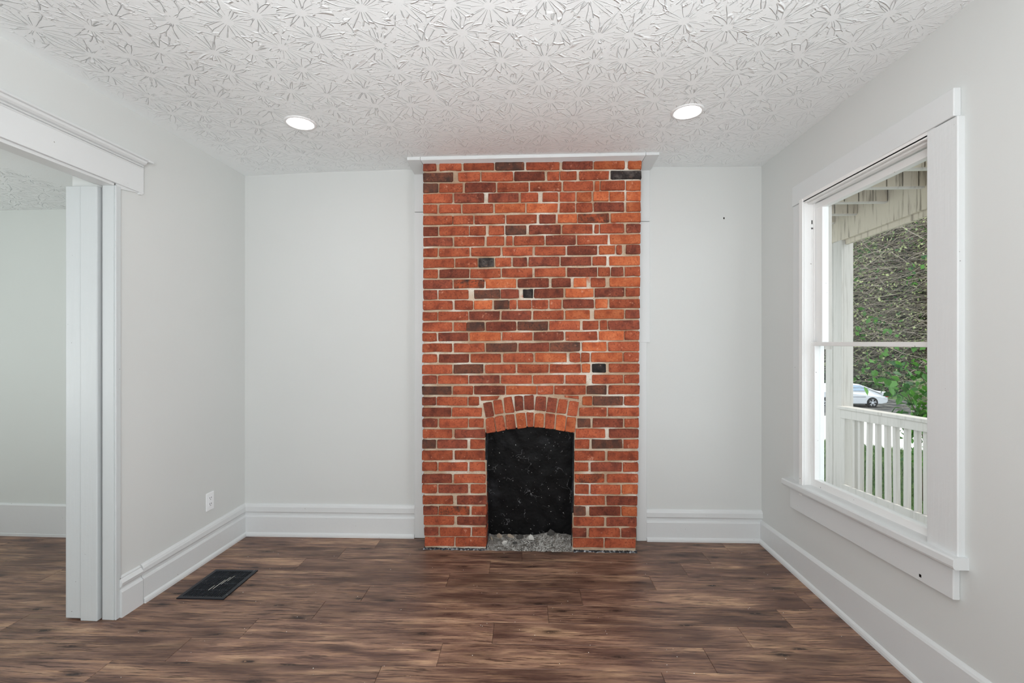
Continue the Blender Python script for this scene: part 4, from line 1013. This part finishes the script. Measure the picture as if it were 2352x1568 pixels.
# ------------------------------------------------------------------ porch outside
po = empty("porch_roof", (2.5, 4.2, 2.7)); tag(po, "weathered white porch roof of boarded joists outside the window", "porch roof")
jm = bmm = None
for i, y in enumerate([1.96, 2.37, 2.78, 3.19, 3.60, 4.03, 4.44, 4.85, 5.20, 5.62]):
    bm = bmesh.new(); box(bm, 1.66, 3.24, y + 0.006, y + 0.045, 2.700, 2.88)
    jo = obj("joist", bm, "porch_white", po, 0.002)
    x = 1.70 + (i % 3) * 0.04
    while x < 3.2:
        x1 = min(x + 0.118, 3.238)
        boxo("board", (x, x1, y - 0.006, y + 0.006, 2.712, 2.87), "porch_stained", jo, 0.002)
        x += 0.128
    boxo("joint_backing", (1.66, 3.238, y + 0.002, y + 0.0065, 2.715, 2.868), "porch_joint", jo, 0)
boxo("roof_deck", (1.60, 3.60, 0.5, 7.0, 2.88, 2.93), "porch_white", po, 0)
bm = bmesh.new(); slope_y(bm, 3.24, 3.272, 0.8, 7.0, (2.605, 2.90), (2.445, 2.90)); obj("beam_board", bm, "porch_stained", po, 0.003)
bm = bmesh.new(); slope_y(bm, 3.276, 3.312, 0.8, 5.09, (2.535, 2.90), (2.448, 2.90)); obj("beam_board", bm, "porch_stained", po, 0.003)

co = empty("porch_column", (3.3, 5.22, -0.3)); tag(co, "square white boarded porch column outside the window", "column")
boxo("face_board", (3.240, 3.262, 5.093, 5.235, -0.3, 2.50), "porch_white", co, 0.003)
boxo("face_board", (3.241, 3.262, 5.241, 5.368, -0.3, 2.50), "porch_white", co, 0.003)
boxo("front_board", (3.262, 3.361, 5.093, 5.115, -0.3, 2.50), "porch_white", co, 0.003)
boxo("core", (3.255, 3.360, 5.11, 5.366, -0.3, 2.50), "porch_white", co, 0)

ra = empty("porch_railing", (3.25, 4.3, -0.2)); tag(ra, "white wooden porch railing with square balusters outside the window", "railing")
def sz(y): return -0.038 * (y - 3.96)
def sl(y): return -0.055 * (y - 4.0)
bm = bmesh.new(); slope_y(bm, 3.19, 3.312, 1.2, 4.45, (0.733 + sz(1.2), 0.763 + sz(1.2)), (0.733 + sz(4.45), 0.763 + sz(4.45))); obj("cap_board", bm, "porch_white", ra, 0.003)
bm = bmesh.new(); slope_y(bm, 3.19, 3.312, 4.453, 5.10, (0.733 + sz(4.45), 0.763 + sz(4.45)), (0.733 + sz(5.10), 0.763 + sz(5.10))); obj("cap_board", bm, "porch_white", ra, 0.003)
bm = bmesh.new(); slope_y(bm, 3.203, 3.228, 1.2, 5.06, (0.655 + sl(1.2), 0.733 + sz(1.2)), (0.655 + sl(5.06), 0.733 + sz(5.06))); obj("top_rail", bm, "porch_white", ra, 0.003)
bm = bmesh.new(); slope_y(bm, 3.203, 3.228, 1.2, 5.06, (-0.125 + sl(1.2), -0.040 + sl(1.2)), (-0.125 + sl(5.06), -0.040 + sl(5.06))); obj("bottom_rail", bm, "porch_white", ra, 0.003)
boxo("end_post", (3.215, 3.285, 5.005, 5.09, -0.25, 0.70), "porch_white", ra, 0.003)
bal = [4.89, 4.81, 4.70, 4.57, 4.45, 4.345, 4.23, 4.115, 4.02, 3.91, 3.80, 3.69, 3.58, 3.47, 3.36, 3.25, 3.14, 3.03, 2.92, 2.81, 2.70, 2.59, 2.48, 2.37, 2.26, 2.15, 2.04, 1.93]
bm = bmesh.new(); box(bm, -0.019, 0.019, -0.019, 0.019, 0, 0.83)
bmo = None
for i, y in enumerate(bal):
    if bmo is None:
        o = obj("baluster", bm, "porch_white", ra, 0.002); bmo = o.data
    else:
        o = bpy.data.objects.new("baluster", bmo); COL.objects.link(o); o.parent = ra
        o.matrix_parent_inverse = Matrix.Translation(ra.location).inverted()
    o.location = (3.248, y, -0.115 + sl(y)); o.rotation_euler = (0, rb.uniform(-.012, .012), rb.uniform(-.1, .1))
bm = bmesh.new(); slope_y(bm, 1.66, 3.42, 0.5, 7.0, (-0.20, -0.03), (-0.50, -0.33))
tag(obj("porch_floor", bm, "porch_deck"), "grey painted porch deck outside the window", kind="structure")

# ------------------------------------------------------------------ ground outside
UX, UY = 0.594, 0.804          # outward direction seen through the window
def gz(x, y):
    d = UX * x + UY * y
    P = [(2.0, -0.55), (5.5, -0.65), (15.6, -1.39), (36.0, -2.63), (90.0, -2.9)]
    if d <= P[0][0]: return P[0][1]
    for (a, za), (b, zb) in zip(P, P[1:]):
        if d <= b: return za + (zb - za) * (d - a) / (b - a)
    return P[-1][1]
def terrain(name, d0, d1, w, nd, nw, mat, dz=0.0):
    bm = bmesh.new(); g_ = []
    for i in range(nd + 1):
        d = d0 + (d1 - d0) * i / nd; row = []
        for k in range(nw + 1):
            s = -w + 2 * w * k / nw
            x, y = UX * d + UY * s, UY * d - UX * s
            row.append(bm.verts.new((x, y, gz(x, y) + dz)))
        g_.append(row)
    for i in range(nd):
        for k in range(nw):
            bm.faces.new((g_[i][k], g_[i][k + 1], g_[i + 1][k + 1], g_[i + 1][k]))
    return obj(name, bm, mat)
tag(terrain("lawn", 4.6, 15.6, 26, 10, 10, "lawn_soil"), "green front lawn falling away from the porch", kind="structure")
tag(terrain("driveway", 15.6, 25.5, 60, 6, 4, "concrete"), "pale sunlit concrete drive beyond the lawn", kind="structure")
tag(terrain("street", 25.5, 42.5, 80, 8, 4, "asphalt"), "asphalt street under the parked car, leaf shade painted into its colour", kind="structure")
tag(terrain("verge", 42.5, 95, 80, 8, 4, "lawn_soil"), "green verge across the street", kind="structure")

# grass blades
N = 26000
r_ = np.random.RandomState(4)
d = 5.0 + 10.6 * r_.rand(N) ** 0.9; s = -3.5 + 7.0 * r_.rand(N)
x = UX * d + UY * s; y = UY * d - UX * s
ok = x > 3.6
x, y, d = x[ok], y[ok], d[ok]; n = len(x)
z = np.array([gz(a, b) for a, b in zip(x, y)])
h = 0.05 + 0.09 * r_.rand(n); a = r_.rand(n) * 6.28; wd = 0.006 + 0.006 * r_.rand(n)
dx, dy = np.cos(a) * wd, np.sin(a) * wd
lx, ly = (r_.rand(n) - .5) * 0.08, (r_.rand(n) - .5) * 0.08
V = np.empty((n, 3, 3)); V[:, 0] = np.stack([x - dx, y - dy, z], 1); V[:, 1] = np.stack([x + dx, y + dy, z], 1); V[:, 2] = np.stack([x + lx, y + ly, z + h], 1)
def tri_mesh(name, V, mat, parent=None):
    n, k = V.shape[0], V.shape[1]
    me = bpy.data.meshes.new(name)
    me.vertices.add(n * k); me.vertices.foreach_set("co", V.reshape(-1))
    me.loops.add(n * k); me.loops.foreach_set("vertex_index", np.arange(n * k, dtype=np.int32))
    me.polygons.add(n); me.polygons.foreach_set("loop_start", np.arange(0, n * k, k, dtype=np.int32))
    me.polygons.foreach_set("loop_total", np.full(n, k, dtype=np.int32))
    me.update(calc_edges=True)
    return link_mesh(name, me, mat, parent)
tag(tri_mesh("grass", V, "grass_blades"), "short green grass growing on the lawn", "grass", kind="stuff")

def leaves_np(n, pos, size, mat, name, parent, seed):
    r_ = np.random.RandomState(seed)
    s = size * (0.6 + 0.8 * r_.rand(n))
    u = r_.randn(n, 3); u /= np.linalg.norm(u, axis=1)[:, None]
    t_ = r_.randn(n, 3); w = np.cross(u, t_); w /= np.linalg.norm(w, axis=1)[:, None]
    V = np.empty((n, 4, 3))
    V[:, 0] = pos; V[:, 1] = pos + u * s[:, None] * .5 + w * s[:, None] * .33
    V[:, 2] = pos + u * s[:, None]; V[:, 3] = pos + u * s[:, None] * .5 - w * s[:, None] * .33
    o = tri_mesh(name, V, mat, parent); return o
def tubes(name, paths, radii, mat, parent, nseg=3):
    bm_v = []; bm_f = []
    for P, r0 in zip(paths, radii):
        m_ = len(P); base = len(bm_v)
        for i, p in enumerate(P):
            tdir = (P[min(i + 1, m_ - 1)] - P[max(i - 1, 0)]).normalized()
            u = tdir.orthogonal().normalized(); w = tdir.cross(u)
            rr = r0 * (1 - 0.6 * i / (m_ - 1))
            for k in range(nseg):
                an = 2 * math.pi * k / nseg
                bm_v.append(p + u * math.cos(an) * rr + w * math.sin(an) * rr)
        for i in range(m_ - 1):
            for k in range(nseg):
                k2 = (k + 1) % nseg
                bm_f.append((base + i * nseg + k, base + i * nseg + k2, base + (i + 1) * nseg + k2, base + (i + 1) * nseg + k))
    me = bpy.data.meshes.new(name); me.from_pydata([tuple(v) for v in bm_v], [], bm_f)
    return link_mesh(name, me, mat, parent)

# vine-draped tree hanging over the yard beyond the porch
TC = Vector((6.1, 8.6, 0))
th = empty("vine_covered_tree", (7.9, 8.4, -1.0)); tag(th, "tangled tree draped in bare grey vines beyond the porch railing", "tree")
rt = random.Random(21)
def bottom(x, y):      # lower edge of the drooping mass
    s = (x * UY - y * UX)          # sideways coordinate, larger = further right
    return 0.80 - 0.70 * max(0.0, min(1.7, s + 0.53))
def rpos(r, spread=1.0):
    dd = 9.6 + r.random() * 2.6; ss = -3.6 + r.random() * 8.2
    x, y = UX * dd + UY * ss, UY * dd - UX * ss
    zb = bottom(x, y)
    return Vector((x, y, zb + (r.random() ** 0.85) * (4.6 - zb)))
side = Vector((UY, -UX, 0))
paths, rad = [], []
for _ in range(11000):
    p = rpos(rt); L = rt.uniform(0.35, 1.15)
    dr = side * rt.choice((1, 1, 1, -1)) * rt.uniform(0.5, 1) + Vector((rt.uniform(-.3, .3), rt.uniform(-.3, .3), rt.uniform(-.1, 0.75)))
    dr.normalize(); P = [p]
    for i in range(4):
        P.append(P[-1] + dr * L / 4); dr = (dr + Vector((rt.uniform(-.4, .4), rt.uniform(-.4, .4), rt.uniform(-.65, .3)))).normalized()
    if min(q.z for q in P) < bottom(p.x, p.y) - 0.1: continue
    paths.append(P); rad.append(rt.uniform(0.0025, 0.006))
o = tubes("vine_twigs", paths, rad, "vine_twigs", th); o["kind"] = "stuff"
# main limbs and trunk
lp, lr = [], []
def limb(P, r): lp.append([Vector(q) for q in P]); lr.append(r)
limb([(7.9, 8.4, -1.0), (7.8, 8.5, 0.5), (7.5, 8.6, 2.0), (7.2, 8.5, 3.4), (6.9, 8.2, 4.6)], 0.16)
tubes("trunk", lp, lr, "bark", th, 10)
lp, lr = [], []
for _ in range(26):
    z0 = rt.uniform(1.2, 4.2); st = Vector((7.5, 8.6, z0)); en = rpos(rt); mid = (st + en) / 2 + Vector((0, 0, rt.uniform(.1, .5)))
    lp.append([st, (st * 2 + mid) / 3, mid, (mid + en * 2) / 3, en]); lr.append(rt.uniform(0.012, 0.035))
tubes("branches", lp, lr, "bark", th, 6)
r2 = random.Random(5)
pos = np.array([list(rpos(r2)) for _ in range(30000)])
o = leaves_np(len(pos), pos, 0.046, "vine_leaves", "leaves", th, 2); o["kind"] = "stuff"
pos = []
for _ in range(90):
    c_ = rpos(r2) - Vector((UX, UY, 0)) * 0.5
    for k in range(34): pos.append([c_.x + r2.gauss(0, .16), c_.y + r2.gauss(0, .16), c_.z + r2.gauss(0, .13)])
o = leaves_np(len(pos), np.array(pos), 0.085, "shrub_leaves", "leaf_clusters", th, 12); o["kind"] = "stuff"
# dense inner growth that closes the view through the tree
def blob(name, c, rx, ry, rz, mat, parent, seed, amp=0.25):
    bm = bmesh.new(); bmesh.ops.create_icosphere(bm, subdivisions=4, radius=1)
    for v in bm.verts:
        k = 1 + amp * noise.noise(v.co * 3 + Vector((seed, 0, 0))) + 0.1 * noise.noise(v.co * 9 + Vector((seed, 5, 0)))
        v.co = Vector((c[0] + v.co.x * rx * k, c[1] + v.co.y * ry * k, c[2] + v.co.z * rz * k))
    return obj(name, bm, mat, parent, smooth=True)
cpos = UX * 12.6, UY * 12.6
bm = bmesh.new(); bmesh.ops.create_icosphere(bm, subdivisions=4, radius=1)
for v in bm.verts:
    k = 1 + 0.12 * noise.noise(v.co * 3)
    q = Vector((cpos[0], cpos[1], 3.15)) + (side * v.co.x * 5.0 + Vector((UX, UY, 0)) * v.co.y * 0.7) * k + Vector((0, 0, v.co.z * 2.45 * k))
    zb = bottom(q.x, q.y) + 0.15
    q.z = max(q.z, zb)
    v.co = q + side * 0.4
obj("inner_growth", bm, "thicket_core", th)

# leafy shrub in front of the tree, right of the car
sh = empty("leafy_shrub", (5.75, 6.15, -0.85)); tag(sh, "bright green broad-leaved shrub between railing and parked car", "shrub")
rs = random.Random(9)
def ipt(u, v, tt):     # centre line of a sprig: sideways/height offsets around the shrub
    a_ = (u - 1176) / 1050; return Vector(((-0.058 + a_ * 0.998) * tt, (0.998 + a_ * 0.058) * tt, 1.4 - (v - 786) / 1050 * tt))
sprigs = [(ipt(2140, 1150, 6.7), ipt(2120, 900, 6.5), ipt(2060, 842, 6.3), ipt(1998, 868, 6.2)),
          (ipt(2150, 1150, 6.8), ipt(2130, 930, 6.6), ipt(2085, 870, 6.4), ipt(2030, 880, 6.3)),
          (ipt(2150, 1150, 6.7), ipt(2140, 980, 6.6), ipt(2100, 920, 6.5), ipt(2068, 905, 6.4)),
          (ipt(2160, 1150, 6.7), ipt(2130, 1000, 6.6), ipt(2112, 960, 6.5), ipt(2095, 945, 6.4)),
          (ipt(2170, 1150, 6.9), ipt(2150, 900, 6.9), ipt(2120, 840, 6.9), ipt(2080, 835, 6.8)),
          (ipt(2170, 1150, 6.9), ipt(2180, 950, 6.9), ipt(2200, 880, 6.9), ipt(2230, 860, 6.8)),
          (ipt(2120, 1150, 6.4), ipt(2118, 1080, 6.4), ipt(2112, 1020, 6.4), ipt(2105, 995, 6.4))]
stp, str_ = [], []
def bez(P, f):
    a, b, c_, d_ = P; g = 1 - f
    return a * g ** 3 + b * 3 * g * g * f + c_ * 3 * g * f * f + d_ * f ** 3
for P in sprigs:
    stp.append([bez(P, i / 8) for i in range(9)]); str_.append(0.008)
tubes("stems", stp, str_, "bark", sh, 5)
bm = bmesh.new()
lf = [(0, 0, 0), (0.30, 0.32, 0.05), (0.62, 0.30, 0.03), (1, 0, -0.08), (0.62, -0.30, 0.03), (0.30, -0.32, 0.05), (0.5, 0, -0.04)]
vs = [bm.verts.new(q) for q in lf]
for a_, b_ in ((0, 1), (1, 2), (2, 3), (3, 4), (4, 5), (5, 0)): bm.faces.new((vs[a_], vs[b_], vs[6]))
leafme = bpy.data.meshes.new("leaf"); bm.to_mesh(leafme); bm.free(); leafme.materials.append(M["shrub_leaves"])
for i in range(290):
    P = sprigs[i % 7]; f = rs.uniform(0.38, 1.0) if i % 7 != 6 else rs.uniform(.5, 1)
    q = bez(P, f) + Vector((rs.gauss(0, .10), rs.gauss(0, .10), rs.gauss(0, .12)))
    o = bpy.data.objects.new("leaf", leafme); COL.objects.link(o); o.parent = sh
    o.matrix_parent_inverse = Matrix.Translation(sh.location).inverted()
    o.location = q; o.scale = (1, 1, 1)
    k = rs.uniform(0.08, 0.135); o.scale = (k, k, k)
    o.rotation_euler = (rs.uniform(-.9, .9), rs.uniform(-.2, 1.2), rs.uniform(0, 6.28))

# ------------------------------------------------------------------ parked car
CY_, CZ = 29.25, gz(20.4, 29.25)
car = empty("parked_car", (19.2, CY_ + 0.9, CZ)); tag(car, "white sedan parked on the street, seen past the porch column", "car")
xr_ = 21.35   # tail
prof = [(0.0, 0.42), (-0.02, 0.62), (0.03, 0.86), (-0.10, 0.98), (-0.62, 1.02), (-1.05, 1.22), (-1.55, 1.42), (-2.35, 1.46), (-2.85, 1.36), (-3.45, 1.02), (-4.25, 0.90), (-4.55, 0.74), (-4.62, 0.45), (-4.50, 0.24), (-0.35, 0.24), (-0.08, 0.30)]
def inset(z): return 0.0 if z < 0.95 else (z - 0.95) * 0.55
bm = bmesh.new(); A, B = [], []
for dx_, z in prof:
    A.append(bm.verts.new((xr_ + dx_, CY_ + inset(z), CZ + z))); B.append(bm.verts.new((xr_ + dx_, CY_ + 1.8 - inset(z), CZ + z)))
for i in range(len(prof)):
    k = (i + 1) % len(prof); bm.faces.new((A[i], A[k], B[k], B[i]))
bm.faces.new(A[::-1]); bm.faces.new(B)
obj("body", bm, "car_white", car, 0.035, 3)
bm = bmesh.new(); W = [(-1.05, 1.04), (-1.50, 1.35), (-2.30, 1.39), (-2.75, 1.32), (-3.15, 1.04)]
A = [bm.verts.new((xr_ + a, CY_ + inset(z) - 0.008, CZ + z)) for a, z in W]; bm.faces.new(A)
obj("side_window", bm, "car_glass", car)
bm = bmesh.new(); A = [bm.verts.new(q) for q in ((xr_ - 0.66, CY_ + 0.18, CZ + 1.045), (xr_ - 0.66, CY_ + 1.62, CZ + 1.045), (xr_ - 1.45, CY_ + 1.5, CZ + 1.40), (xr_ - 1.45, CY_ + 0.3, CZ + 1.40))]; bm.faces.new(A)
obj("rear_window", bm, "car_glass", car)
boxo("tail_lamp", (xr_ - 0.16, xr_ + 0.035, CY_ - 0.012, CY_ + 0.28, CZ + 0.66, CZ + 0.90), "tail_red", car, 0.02)
boxo("body_seam", (xr_ - 3.6, xr_ - 1.30, CY_ - 0.006, CY_ + 0.01, CZ + 0.655, CZ + 0.675), "car_seam", car, 0)
for wx in (-0.92, -3.62):
    bm = bmesh.new(); cyl(bm, (xr_ + wx, CY_ - 0.02, CZ + 0.32), (0, 1, 0), 0.325, 0.325, 0.22, 28)
    wh = obj("wheel", bm, "tyre", car, 0.02)
    bm = bmesh.new(); cyl(bm, (xr_ + wx, CY_ - 0.03, CZ + 0.32), (0, 1, 0), 0.06, 0.06, 0.02, 12)
    for s_ in range(5):
        an = s_ * 2 * math.pi / 5 + 0.3
        cx_, cz_ = math.cos(an), math.sin(an)
        for sgn in (-1, 1):
            px, pz = -cz_ * 0.03 * sgn, cx_ * 0.03 * sgn
            P = [(xr_ + wx + cx_ * 0.04 + px * .6, CZ + .32 + cz_ * 0.04 + pz * .6), (xr_ + wx + cx_ * 0.215 + px * 2.0, CZ + .32 + cz_ * 0.215 + pz * 2.0), (xr_ + wx + cx_ * 0.215 + px * .9, CZ + .32 + cz_ * 0.215 + pz * .9), (xr_ + wx + cx_ * 0.05, CZ + .32 + cz_ * 0.05)]
            vs = [bm.verts.new((a, CY_ - 0.034, b)) for a, b in P]; bm.faces.new(vs)
    obj("rim", bm, "alloy", wh)

# hedges across the street
for i, (dd, ss, r, lab) in enumerate([(48, -3.0, 4.6, "dark green hedge across the street, left behind the column"),
                                      (47, 7.0, 4.8, "dark green hedge across the street behind the parked car"),
                                      (49, 18.5, 5.5, "dark green hedge across the street, far right"),
                                      (52, -16, 6.0, "dark green hedge across the street, far left")]):
    x_, y_ = UX * dd + UY * ss, UY * dd - UX * ss
    h_ = empty("street_hedge", (x_, y_, gz(x_, y_))); tag(h_, lab, "hedge", "hedges across the street")
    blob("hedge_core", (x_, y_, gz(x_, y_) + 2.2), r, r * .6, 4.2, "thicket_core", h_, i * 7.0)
    rr = np.random.RandomState(60 + i); u = rr.randn(3500, 3); u /= np.linalg.norm(u, axis=1)[:, None]
    pos = np.array([x_, y_, gz(x_, y_) + 2.2]) + u * np.array([r, r * .6, 4.2]) * (0.97 + 0.15 * rr.rand(3500, 1))
    o = leaves_np(3500, pos, 0.4, "hedge_leaves", "hedge_leaves", h_, 80 + i); o["kind"] = "stuff"
